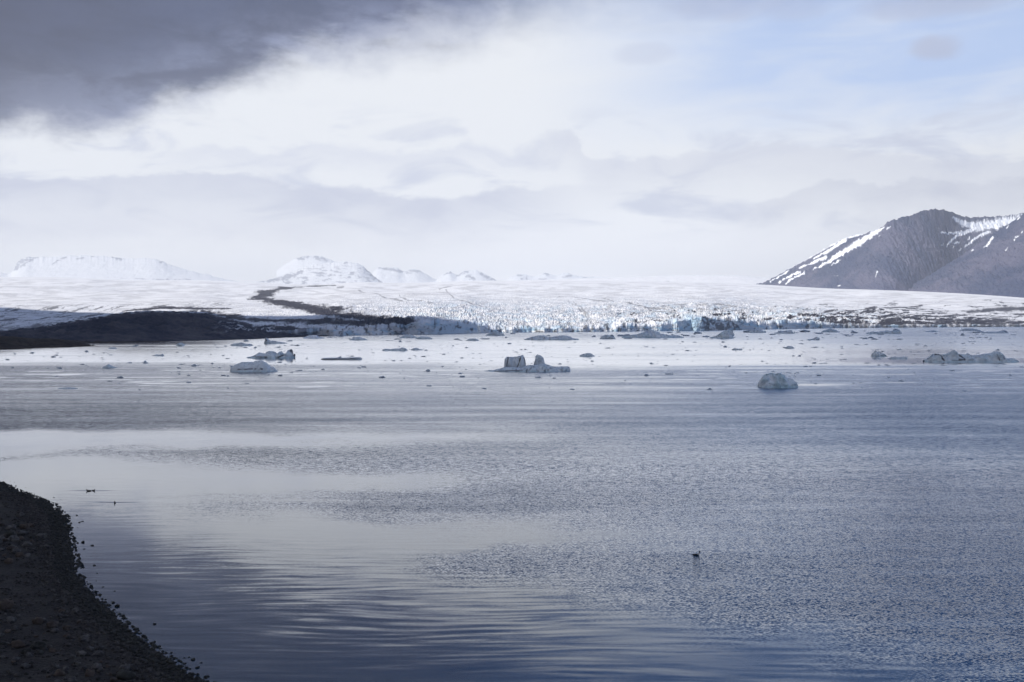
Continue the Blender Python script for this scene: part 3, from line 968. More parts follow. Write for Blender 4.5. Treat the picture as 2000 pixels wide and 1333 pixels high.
    far("snow_mountain", 850, 990, [(850, 550), (866, 536), (880, 531), (892, 537), (905, 531), (920, 528), (935, 530), (950, 537), (965, 545), (990, 556)],
        [[(868, 537, 1.4), (880, 533, 1.6)], [(892, 540, 1.6), (904, 534, 2.5), (912, 531, 2)], [(915, 540, 2.5), (925, 547, 3)], [(940, 535, 2), (952, 543, 3), (968, 548, 1.5)]], 47, D=27000)
    far("snow_mountain", 980, 1240, [(980, 552), (1005, 538), (1020, 536), (1045, 540), (1065, 534), (1090, 538), (1105, 533), (1130, 540), (1180, 541), (1240, 550)],
        [[(1010, 538, 1.4), (1018, 540, 1.4)], [(1020, 545, 1.5), (1028, 543, 2)], [(1062, 535, 1.6), (1072, 536, 1.8)], [(1052, 547, 1), (1066, 546, 1.2)], [(1100, 543, 1.4), (1115, 539, 1.2)], [(1140, 542, .9), (1160, 541, 1)]], 49, D=29000)


build_hills()


# ------------------------------------------------------------------ the cloud overhead that shades the lagoon (above and beside the picture)
def build_cloud():
    H = 2600.0
    k = H / SUN_DIR[2]
    off = SUN_DIR[:2] * k
    # outline of the shade on the ground
    poly = np.array([(-4500, -1500), (-5200, 800), (-3200, 2500), (-1500, 2650), (-600, 2300), (-120, 1930), (200, 2030), (411, 2170), (645, 2330), (1000, 2680), (1500, 3050), (2400, 3300), (4000, 3000), (4400, 600), (3500, -1500), (0, -2200)], float)
    nth, nr = 220, 40
    c0 = np.array([-300.0, 300.0])
    ang = np.arctan2(poly[:, 1] - c0[1], poly[:, 0] - c0[0])
    rad = np.hypot(poly[:, 0] - c0[0], poly[:, 1] - c0[1])
    o_ = np.argsort(ang)
    ang, rad = ang[o_], rad[o_]
    th = np.linspace(-PI, PI, nth, endpoint=False)
    R = np.interp(th, np.concatenate([ang - 2 * PI, ang, ang + 2 * PI]), np.tile(rad, 3))
    R = R * (1 + 0.03 * fbm2(np.cos(th) * 6, np.sin(th) * 6, 4, 7, 0.6))
    f = np.sin(np.linspace(0.0, PI / 2, nr)) * 0.999 + 0.001
    rows = []
    for s, seq in ((1, f), (-1, f[::-1][1:])):
        for q in seq:
            r = R * q
            x, y = c0[0] + r * np.cos(th), c0[1] + r * np.sin(th)
            th_ = math.sqrt(max(0.0, 1 - q ** 4))
            z = s * th_ * ((260 if s > 0 else 110) + (200 if s > 0 else 60) * fbm2(x / 500, y / 500, 4, 3 + s))
            rows.append(np.stack([x + off[0], y + off[1], H + z], -1))
    co = np.array(rows)
    o = link_mesh("cloud", co.reshape(-1, 3), grid_faces(co.shape[0], nth, wrap=True), M_CLOUD)
    tag(o, kind='stuff')


build_cloud()


# ------------------------------------------------------------------ icebergs
def iceberg(name, wl, prof, label, cat="iceberg", group=None, depth=0.55, dirt=(), mat=None, nu=None, nv=34, rough=1.0, blue=0.25, dirty=0.15, p=3.0, seed=0, lean=0.0):
    """prof: outline of the top as (px, py); wl: photo row of its waterline. A closed lump with a real depth, sitting in the water"""
    prof = sorted(prof)
    x0, x1 = prof[0][0], prof[-1][0]
    _, D = on_water((x0 + x1) / 2, wl)
    D = float(D)
    s = D / FPX
    W = (x1 - x0) * s
    B = W * depth * 0.5
    Yc = D + B
    nu = nu or int(np.clip((x1 - x0) * 1.1, 24, 150))
    uu = np.linspace(0, 1, nu)
    px = x0 + uu * (x1 - x0)
    py = interp(px, prof)
    u, w = ray(px, py)
    top = CAMZ + w * (D + B * 0.7)
    top = np.maximum(top, 0.02)
    b = B * np.clip(1 - np.abs(2 * uu - 1) ** 5, 0.03, 1) ** 0.5 * (1 + 0.22 * fbm2(uu * 5, uu * 0 + seed, 3, 3))
    nring = nv
    th = np.linspace(0, PI, nring)
    V = -np.cos(th)[:, None]
    Hh = np.clip(1 - np.abs(V) ** p, 0, 1) ** (1 / 1.5)
    X = np.broadcast_to(u * Yc, (nring, nu)).copy()
    Y = Yc + V * b[None, :]
    Z = Hh * (top[None, :] + 0.6) - 0.6
    h = float(top.max())
    sc = max(h, 0.4)
    n1 = fbm3(X / (sc * 0.9), Y / (sc * 0.9), Z / (sc * 0.9), 4, seed + 1, 0.6)
    n2 = np.abs(fbm3(X / (sc * 0.7), Y / (sc * 0.7), Z / (sc * 0.9), 3, seed + 7, 0.5))
    lump = rough * sc * (0.15 * n1 - 0.24 * n2)
    frontness = (1 - np.abs(V) ** 3) * 0.5 + 0.5
    Y = Y - rough * sc * 0.35 * n1 * np.sqrt(np.clip(1 - V * V, 0, 1)) * 1.2
    Z = Z + lump * np.clip(Z / sc + 0.25, 0, 1) * frontness
    X = X + 0.10 * rough * sc * fbm3(X / sc, Y / sc, Z / sc, 3, seed + 13, 0.6) + lean * Z
    # undercut at the waterline
    cut = np.exp(-((Z - 0.25 * sc * 0.3) / (0.12 * sc)) ** 2)
    Y = Y - np.sign(V) * -0.0 + cut * 0.06 * sc * (V < 0)
    Z[0], Z[-1] = -0.9, -0.9
    PXs = np.broadcast_to(px, X.shape)
    PYs = 628 - (Z - CAMZ) / Y * FPX
    deb = dirty * sstep(0.1, 0.6, fbm3(X / (sc * .5), Y / sc, Z / (sc * .35), 3, seed + 17, 0.6))
    for (ax_, ay_, bx_, by_, wd) in dirt:
        deb = np.maximum(deb, sstep(1.6, 0.5, line_d(PXs, PYs, [(ax_, ay_, wd), (bx_, by_, wd)]) + 0.5 * n1))
    bl = np.clip(blue * (0.6 + 1.2 * n1) + 0.55 * sstep(0.22 * sc, 0.0, Z), 0, 1)
    co = np.stack([X, Y, Z], -1)
    # origin at the middle of the waterline
    org = np.array([float((X.min() + X.max()) / 2), Yc, 0.0])
    F = list(map(tuple, grid_faces(nring, nu)))
    bottom = np.stack([X[[0, -1]], Y[[0, -1]], Z[[0, -1]] * 0 - 0.9], -1)
    o = link_mesh(name, co.reshape(-1, 3) - org, np.array(F + [(k + 1, k, (nring - 1) * nu + k, (nring - 1) * nu + k + 1) for k in range(nu - 1)]), mat or M_BERG, smooth=False, attrs={"debris": deb, "blue": bl})
    o.location = org
    if label:
        tag(o, label, cat, group)
    return o


def build_bergs():
    # the two-towered berg in the middle: a slab carrying two blocks of one piece of ice
    root = bpy.data.objects.new("iceberg", None)
    C.objects.link(root)
    cx, cy = on_water(1030, 727)
    root.location = (float(cx), float(cy), 0)
    tag(root, "iceberg with two upright ice blocks standing on a long flat shelf", "iceberg")
    parts = [
        iceberg("ice_shelf", 727, [(946, 725.5), (965, 724), (978, 721), (986, 718), (1000, 718.5), (1020, 719), (1030, 715), (1045, 714), (1062, 712), (1070, 714), (1078, 717), (1092, 717.5), (1104, 717), (1111, 716.5), (1113, 721)],
                None, depth=0.5, dirt=[(1008, 727, 1008, 722, .8), (1028, 727, 1028, 721, .8), (1064, 727, 1064, 722, .6), (966, 726, 1020, 724, .7)], rough=0.8, blue=0.35, dirty=0.5, p=5.0, seed=3, nv=30),
        iceberg("ice_block", 722, [(985, 712), (986, 702), (990, 697), (998, 696.5), (1008, 697), (1016, 694.5), (1022, 693.5), (1024.5, 697), (1026.5, 705), (1027, 714)],
                None, depth=0.9, dirt=[(993, 697, 989, 719, .9), (1017, 698, 1010, 718, .8), (1023, 698, 1026, 712, .6)], rough=0.5, blue=0.1, dirty=0.25, p=6.0, seed=5, nu=60, nv=44),
        iceberg("ice_block", 722, [(1042, 713), (1045, 702), (1047, 696), (1051, 693), (1056, 695), (1062, 699), (1064, 705), (1065.5, 713)],
                None, depth=1.0, dirt=[(1048, 713, 1056, 716, .9)], rough=0.55, blue=0.2, dirty=0.2, p=4.5, seed=9, nu=50, nv=40)]
    for q in parts:
        loc = q.location.copy()
        q.parent = root
        q.location = loc - root.location
    # move the blocks back onto the shelf
    I = iceberg
    I("iceberg", 727, [(450, 724), (453, 716), (460, 710.5), (470, 708.5), (482, 708), (490, 706), (500, 704.5), (510, 704), (518, 707), (522, 711), (526, 715), (534, 716.5), (531, 719), (541, 724), (543, 726)],
      "smooth rounded grey iceberg with a pointed lip on its right side", dirt=[(470, 722, 520, 721, .5)], rough=0.6, blue=0.12, dirty=0.12, p=2.4, seed=21)
    I("iceberg", 700, [(482, 698.5), (492, 696.5), (500, 693), (505, 690), (514, 690), (520, 692), (522, 687), (528, 685), (536, 688), (541, 693), (546, 688), (550, 688), (556, 692), (560, 690), (563, 684), (570, 683), (576, 688), (576, 694), (573, 698.5)],
      "lumpy low iceberg of knobs with a dark dirty right end", dirt=[(570, 684, 576, 694, 2), (505, 698, 525, 698, 1), (548, 699, 556, 694, 1.4)], rough=0.7, blue=0.3, dirty=0.6, seed=25)
    I("ice_slab", 703, [(627, 701.5), (633, 699.5), (650, 699), (668, 699.3), (690, 698.3), (704, 698.3), (707, 700.5)], "long thin flat dark ice slab lying alone on the bright water", "ice slab",
      depth=0.3, rough=0.25, dirty=0.7, blue=0.2, p=6, seed=27, dirt=[(628, 702, 700, 701.5, .9)])
    I("iceberg", 758, [(1481, 754), (1484, 746), (1489, 738), (1495, 732), (1504, 730.5), (1514, 731), (1517, 733), (1522, 729.5), (1528, 732), (1534, 737), (1541, 738.5), (1550, 740.5), (1554, 744), (1553, 748), (1557, 752), (1558.5, 756)],
      "smooth bluish glassy rounded iceberg on the rippled water, nearest of all", rough=0.75, blue=0.55, dirty=0.05, p=2.6, seed=31, depth=0.7,
      dirt=[])
    I("iceberg", 708, [(1805, 704), (1812, 700), (1820, 694), (1826, 691.5), (1833, 691), (1838, 694), (1848, 693), (1855, 688), (1860, 685), (1866, 688), (1876, 693), (1884, 693.5), (1891, 691), (1897, 694), (1908, 692.5), (1920, 691), (1930, 690),
                       (1936, 689), (1941, 686.5), (1948, 687), (1955, 691), (1960, 698), (1966, 700), (1973, 700), (1980, 703), (1989, 707)],
      "long jagged ridge-shaped iceberg with several peaks and black dirt stripes", dirt=[(1828, 691, 1834, 703, 2.2), (1866, 694, 1876, 702, 1.8), (1862, 703, 1874, 703, 1.2), (1938, 693, 1942, 704, .7), (1949, 692, 1952, 702, .5)],
      rough=0.8, blue=0.3, dirty=0.25, p=2.4, depth=0.3, seed=35)
    I("iceberg", 697, [(1702, 695), (1704, 690), (1708, 688.5), (1709, 685), (1712, 687.5), (1718, 687), (1724, 690.5), (1730, 695), (1733, 696.5)], "small pointed iceberg with a spiky top left of the long ridge iceberg", rough=0.9, blue=0.35, dirty=0.4, seed=37, depth=0.7)
    I("ice_slab", 702, [(1703, 701.5), (1708, 699.5), (1716, 699.3), (1721, 701.3)], "tiny dark ice slab just in front of the spiky small iceberg", "ice slab", rough=0.4, dirty=0.8, seed=39)
    I("ice_slab", 701.5, [(1736, 700), (1742, 697.5), (1750, 697), (1758, 698), (1765, 696.5), (1769, 697), (1773, 700.3)], "flat pale ice slab between the spiky small iceberg and the long ridge", "ice slab", rough=0.4, dirty=0.2, seed=41, depth=0.4)
    I("iceberg", 696.5, [(1132, 694.5), (1138, 692), (1146, 690), (1154, 690.3), (1158, 693.5), (1162, 695.5)], "small smooth dark dome of ice right of the two-block iceberg", rough=0.4, dirty=0.5, blue=0.3, seed=43, p=2.4)
    I("iceberg", 685.2, [(747, 683), (752, 681.5), (762, 682.5), (772, 681), (780, 681), (787, 679), (792, 680.5), (796, 683.5)], "low grey ice hump with a raised right end on the bright strip", rough=0.6, dirty=0.3, seed=45, depth=0.35)
    I("ice_slab", 684.2, [(802, 683), (808, 680.5), (815, 679.5), (819, 682), (827, 683.5)], "small ice hump right beside the low grey hump", "ice slab", rough=0.6, dirty=0.3, seed=47)
    # the belt of bergs below the ice front
    I("iceberg", 661.5, [(1386, 660), (1398, 656.5), (1406, 652), (1412, 648), (1418, 646.5), (1424, 650), (1429, 656), (1433, 660)], "dark cone-shaped iceberg in the belt below the glacier front", rough=0.7, blue=0.3, dirty=0.3, seed=51, p=2.2)
    I("iceberg", 656.5, [(1404, 655), (1412, 648), (1420, 644.5), (1430, 646), (1434, 654)], "blue-grey iceberg peeping out behind the cone-shaped one", rough=0.7, blue=0.5, dirty=0.1, seed=53)
    I("iceberg", 660.5, [(1214, 659), (1230, 655), (1244, 652.5), (1256, 649), (1266, 645.5), (1275, 645), (1283, 649), (1292, 653.5), (1305, 655.5), (1322, 655), (1336, 659)], "broad low iceberg with a central hump, widest below the glacier", rough=0.7, blue=0.35, dirty=0.2, seed=55, p=2.4, depth=0.35)
    I("iceberg", 662.5, [(1172, 661), (1176, 656), (1185, 654), (1192, 657), (1200, 658), (1202, 661.5)], "small dirty iceberg at the left tip of the broad humped one", rough=0.8, dirty=0.6, seed=57)
    I("iceberg", 664.5, [(1024, 663), (1040, 658), (1052, 656), (1062, 655.5), (1070, 659), (1085, 658), (1098, 655.5), (1110, 657), (1118, 661), (1130, 662.5)], "long rough dark iceberg behind the two-block iceberg", rough=0.8, dirty=0.45, seed=59, depth=0.35)
    I("iceberg", 671.5, [(516, 670), (519, 660.5), (523, 662), (527, 665), (535, 666), (545, 668), (553, 669), (561, 670.5)], "brown-grey iceberg with a horn at its left end", dirt=[(518, 662, 522, 666, 1.5)], rough=0.5, dirty=0.6, blue=0.1, seed=61, depth=0.4)
    I("iceberg", 675.5, [(450, 674), (456, 671.5), (464, 671), (470, 669), (476, 670.5), (482, 672.5), (488, 671.5), (495, 674.5)], "flat dirty iceberg left of the horned one", rough=0.6, dirty=0.6, seed=63, depth=0.4)
    I("iceberg", 661.5, [(592, 660), (600, 657), (610, 655), (618, 654.5), (622, 658), (634, 660)], "white iceberg under the grey ice wall at the left", rough=0.8, blue=0.2, dirty=0.0, seed=65, mat=M_GLACIER)
    I("iceberg", 665, [(683, 663.5), (692, 660), (702, 658.5), (708, 661), (718, 664)], "pale blue iceberg in front of the left ice wall", rough=0.7, blue=0.4, dirty=0.1, seed=67)
    I("iceberg", 660.5, [(780, 659.5), (790, 655), (800, 653), (808, 656), (816, 660)], "pale iceberg at the foot of the jagged ice wall", rough=0.7, blue=0.35, dirty=0.1, seed=69)
    I("iceberg", 663, [(812, 661.5), (822, 657.5), (832, 658), (840, 659), (845, 662)], "low bluish iceberg in front of the jagged ice wall", rough=0.7, blue=0.4, dirty=0.3, seed=71)
    I("iceberg", 656, [(948, 655), (958, 650), (968, 647), (976, 648), (982, 652), (986, 655.5)], "grey iceberg by the right end of the jagged ice wall", rough=0.8, blue=0.3, dirty=0.5, seed=73)
    I("iceberg", 666, [(910, 665), (918, 661.5), (930, 662), (936, 665)], "small grey floe left of the long rough iceberg", rough=0.6, blue=0.3, dirty=0.3, seed=75)
    I("iceberg", 650.5, [(1462, 649.5), (1468, 644), (1478, 642.5), (1488, 645), (1496, 649)], "pale iceberg close under the glacier, right of the cone-shaped one", rough=0.7, blue=0.4, dirty=0.05, seed=77)
    I("iceberg", 652, [(1512, 650.5), (1530, 647), (1546, 644.5), (1552, 647.5), (1548, 651.5)], "long blue iceberg with a dark upper edge below the stained ice", rough=0.7, dirty=0.5, blue=0.3, seed=79, depth=0.4)
    I("iceberg", 649.5, [(1604, 648.5), (1612, 644.5), (1622, 642), (1632, 644.5), (1640, 648.5)], "small blue iceberg below the dirty right part of the glacier", rough=0.7, blue=0.5, dirty=0.1, seed=81)
    I("ice_slab", 652.5, [(1692, 651), (1700, 648.5), (1715, 648), (1728, 647), (1745, 646.5), (1756, 644), (1761, 650)], "long low ice slab with a raised right tip", "ice slab", rough=0.6, dirty=0.35, blue=0.4, seed=83, depth=0.3)
    I("ice_slab", 648.5, [(1804, 648), (1815, 646.5), (1824, 645.5), (1832, 647.8)], "thin blue ice slab right of the long low slab", "ice slab", rough=0.5, dirty=0.3, blue=0.4, seed=85, depth=0.4)
    I("ice_slab", 646.8, [(1874, 646), (1884, 642), (1898, 642), (1912, 644.5), (1916, 646.2)], "dirty dark ice slab near the far right shore", "ice slab", rough=0.6, dirty=0.7, seed=87, depth=0.4)
    I("ice_slab", 651.5, [(1916, 650.3), (1930, 648), (1948, 648.4), (1955, 646.5), (1970, 650)], "long dark ice slab below the far right shore", "ice slab", rough=0.5, dirty=0.5, blue=0.3, seed=89, depth=0.3)
    I("ice_slab", 664.8, [(1575, 664), (1582, 662.5), (1590, 661), (1594, 658), (1600, 660), (1601, 664.2)], "small grey ice lump with an upright right end", "ice slab", rough=0.7, dirty=0.4, seed=91)
    I("ice_slab", 681, [(1532, 680), (1538, 677), (1546, 676), (1552, 680)], "small flat-topped dark ice block above the bluish iceberg", "ice slab", rough=0.6, dirty=0.5, seed=93)
    I("ice_slab", 684, [(1429, 683), (1434, 680.5), (1442, 681.5), (1450, 681), (1450, 683.5)], "low dark ice raft with a notched top", "ice slab", rough=0.6, dirty=0.7, seed=95, depth=0.5)
    I("iceberg", 719.5, [(200, 718.5), (206, 714.5), (212, 711.5), (216, 714), (222, 717), (230, 718.7)], "small bluish peak of ice on grey water, left of the rounded iceberg", rough=0.8, blue=0.4, dirty=0.2, seed=97, depth=0.8)
    I("iceberg", 675.8, [(344, 674.6), (348, 671), (354, 669.5), (358, 672), (361, 675)], "little craggy ice block off the dark moraine", rough=0.8, blue=0.3, dirty=0.4, seed=99, depth=0.8)
    I("ice_slab", 695.5, [(300, 694.6), (306, 692.5), (314, 693), (318, 691), (320, 694.8)], "small ice raft with a knob at its right end", "ice slab", rough=0.7, dirty=0.3, seed=101, depth=0.6)
    I("ice_slab", 710, [(279, 709.5), (282, 706), (284, 704), (286, 707), (291, 709.5)], "tiny steeple-shaped ice chunk", "ice slab", rough=0.7, dirty=0.2, seed=103, depth=0.8)
    I("ice_slab", 709.8, [(248, 709.3), (252, 707.5), (256, 707.7), (259, 709.4)], "tiny blackish ice lump left of the steeple-shaped chunk", "ice slab", rough=0.6, dirty=0.9, seed=105, depth=0.8)
    I("ice_slab", 760, [(112, 759), (124, 757.5), (134, 757), (143, 757.5), (153, 759.2)], "flat pale floe with a bright lane of water beside it", "ice slab", rough=0.5, dirty=0.2, seed=107, depth=0.4)
    I("ice_slab", 681.5, [(211, 680.8), (216, 679), (222, 678.6), (229, 680.6)], "flat ice piece on the bright water below the gravel bar", "ice slab", rough=0.5, dirty=0.3, seed=109, depth=0.5)


build_bergs()


# ------------------------------------------------------------------ small floating ice
def lump_mesh(name, seed, mat, flat=0.4, nu=12, nv=9, blocky=0.35, tex="ice"):
    th = np.linspace(0, 2 * PI, nu, endpoint=False)
    ph = np.linspace(-PI / 2, PI / 2, nv)
    T, P = np.meshgrid(th, ph)
    x, y, z = np.cos(P) * np.cos(T), np.cos(P) * np.sin(T), np.sin(P)
    k = 1 + blocky * fbm3(x * 1.3, y * 1.3, z * 1.3, 3, seed, 0.6) * 1.3
    co = np.stack([x * k, y * k, z * k * flat], -1).reshape(-1, 3)
    me = link_mesh(name, co, grid_faces(nv, nu, True), mat, smooth=False,
                   attrs={"debris": np.full(len(co), 0.25) * (fbm3(co[:, 0] * 2, co[:, 1] * 2, co[:, 2] * 2, 2, seed) > 0.1) if tex == "ice" else np.zeros(len(co)),
                          "blue": np.full(len(co), 0.3) if tex == "ice" else np.zeros(len(co))})
    return me


def build_floes():
    rnd = random.Random(5)
    protos = [lump_mesh("ice_chunk", 300 + k, M_FLOE, flat) for k, flat in enumerate((0.55, 0.5, 0.7, 0.6, 0.22, 0.18, 0.25, 0.2))]
    meshes = [o.data for o in protos]
    for o in protos:
        bpy.data.objects.remove(o)
    proto_obj = bpy.data.objects.new("ice_chunk", meshes[0])
    pts = []
    zones = [  # (row from, row to, count, px from, px to, width lo, hi)
        (646, 664, 260, 480, 2000, 4.5, 18), (664, 690, 330, 120, 2000, 2.6, 9.5), (690, 714, 300, 0, 2000, 2.6, 9), (714, 735, 250, 0, 2000, 2.6, 10), (735, 765, 80, 0, 2000, 3.5, 12)]
    for (a, b, n, x0, x1, lo, hi) in zones:
        k = 0
        cl = None
        while k < n:
            py = a + (b - a) * rnd.random()
            px = x0 + (x1 - x0) * rnd.random()
            if py < 664 and py < interp(px, G_WATER) + 2.5:
                continue
            if px < 620 and py < 690 and py < interp(px, [(-10, 686), (190, 679), (200, 672), (480, 666), (620, 661)]) + 1:
                continue
            if fbm2(px / 170.0, py / 9.0, 3, 77) < -0.22:
                continue
            wd = lo + (hi - lo) * rnd.random() ** 2.6
            pts.append((px, py, wd))
            k += 1
            for j in range(rnd.choice((0, 0, 0, 1, 1, 2))):      # companions
                if k < n:
                    pts.append((px + rnd.gauss(0, 12), py + rnd.gauss(0, 0.8), wd * rnd.uniform(0.3, 0.7)))
                    k += 1
    pts.sort(key=lambda p: -p[2])
    rest_co, rest_f, off = [], [], 0
    for i, (px, py, wd) in enumerate(pts):
        X, Y = on_water(px, py)
        s = float(Y) / FPX
        flatty = rnd.random() < 0.68
        mi = rnd.randrange(4, 8) if flatty else rnd.randrange(0, 4)
        rx = wd * s * 0.5
        ry = rx * rnd.uniform(0.5, 1.1)
        rz = rx * (rnd.uniform(0.55, 1.0) if not flatty else rnd.uniform(0.8, 1.4))
        rot = rnd.uniform(-0.35, 0.35) + (PI if rnd.random() < .5 else 0)
        if i < 300:
            o = proto_obj if i == 0 else proto_obj.copy()
            o.data = meshes[mi]
            C.objects.link(o)
            o.location = (float(X), float(Y), 0.05 * rz)
            o.rotation_euler = (0, 0, rot)
            o.scale = (rx, ry, rz)
            zone = ("close below the glacier front", "on the bright water nearer than the glacier", "on the rippled grey water this side of the bright strip")[0 if py < 664 else (1 if py < 714 else 2)]
            zname = ("ice close below the glacier", "ice on the far water", "ice on the rippled belt")[0 if py < 664 else (1 if py < 714 else 2)]
            if flatty:
                tag(o, "flat thin ice floe " + zone, "ice floe", "flat " + zname)
            else:
                tag(o, "small rounded ice lump " + zone, "ice chunk", "rounded " + zname)
            o.name = "ice_floe" if flatty else "ice_chunk"
        else:
            me = meshes[mi]
            n = len(me.vertices)
            co = np.empty(n * 3, np.float32)
            me.vertices.foreach_get("co", co)
            co = co.reshape(-1, 3) * (rx, ry, rz)
            c_, s_ = math.cos(rot), math.sin(rot)
            co = np.stack([co[:, 0] * c_ - co[:, 1] * s_ + X, co[:, 0] * s_ + co[:, 1] * c_ + Y, co[:, 2] + 0.05 * rz], -1)
            rest_co.append(co)
            rest_f.append(grid_faces(9, 12, True) + off)
            off += n
    # a fine brash of fragments beside them
    for k in range(1500):
        py = 666 + 96 * rnd.random() ** 1.1
        px = -60 + 2120 * rnd.random()
        if px < 200 and py < 686:
            continue
        if fbm2(px / 130.0, py / 6.0, 3, 79) < 0.0:
            continue
        X, Y = on_water(px, py)
        r = rnd.uniform(1.2, 3.0) * float(Y) / FPX * 0.5
        me = meshes[rnd.randrange(8)]
        co = np.empty(len(me.vertices) * 3, np.float32)
        me.vertices.foreach_get("co", co)
        co = co.reshape(-1, 3) * (r, r * 0.8, r * 0.8) + (float(X), float(Y), 0)
        rest_co.append(co)
        rest_f.append(grid_faces(9, 12, True) + off)
        off += len(co)
    co = np.concatenate(rest_co)
    o = link_mesh("ice_fragments", co, np.concatenate(rest_f), M_FLOE, smooth=False, attrs={"debris": np.full(len(co), 0.15), "blue": np.full(len(co), 0.3)})
    tag(o, kind='stuff')


build_floes()

# ------------------------------------------------------------------ beach
SHORE_PX = [(-60, 925), (0, 943), (30, 957), (60, 968), (100, 984), (125, 1008), (133, 1040), (140, 1070), (146, 1100), (150, 1112), (134, 1117), (150, 1126), (165, 1146), (200, 1182), (225, 1202), (250, 1226), (290, 1262), (320, 1282), (345, 1297), (360, 1312), (400, 1333)]


def shore_poly():
    P = [tuple(float(v) for v in on_water(*p)) for p in SHORE_PX]
    P = [(-400.0, 210.0), (-180.0, 178.0), (-110.0, 160.0)] + P + [(-8.0, 54.5), (6.0, 48.0), (30.0, 41.0), (80.0, 33.0), (300.0, 10.0)]
    return np.array(P)


SHORE = shore_poly()


def shore_dist(X, Y):
    """signed distance to the waterline, positive on land"""
    best = np.full(np.shape(X), 1e9)
    sign = np.ones(np.shape(X))
    for (x0, y0), (x1, y1) in zip(SHORE[:-1], SHORE[1:]):
        vx, vy = x1 - x0, y1 - y0
        t = np.clip(((X - x0) * vx + (Y - y0) * vy) / (vx * vx + vy * vy), 0, 1)
        d = np.hypot(X - x0 - t * vx, Y - y0 - t * vy)
        s = np.where((X - x0) * vy - (Y - y0) * vx > 0, 1.0, -1.0)
        m = d < best
        best = np.where(m, d, best)
        sign = np.where(m, s, sign)
    return best * sign


def land_z(X, Y):
    d = shore_dist(X, Y)
    z = np.interp(d, [-12, 0, 4, 10, 20, 30, 40, 50, 58, 120], [-2.4, 0.0, 0.45, 1.1, 2.7, 5.4, 9.5, 15.0, 18.2, 19.5])
    z = z + 0.10 * fbm2(X / 3.0, Y / 3.0, 4, 131) * np.clip(d / 6 + 0.35, 0, 1) + 0.35 * fbm2(X / 13.0, Y / 13.0, 3, 133) * np.clip(d / 15, 0, 1)
    return z, d


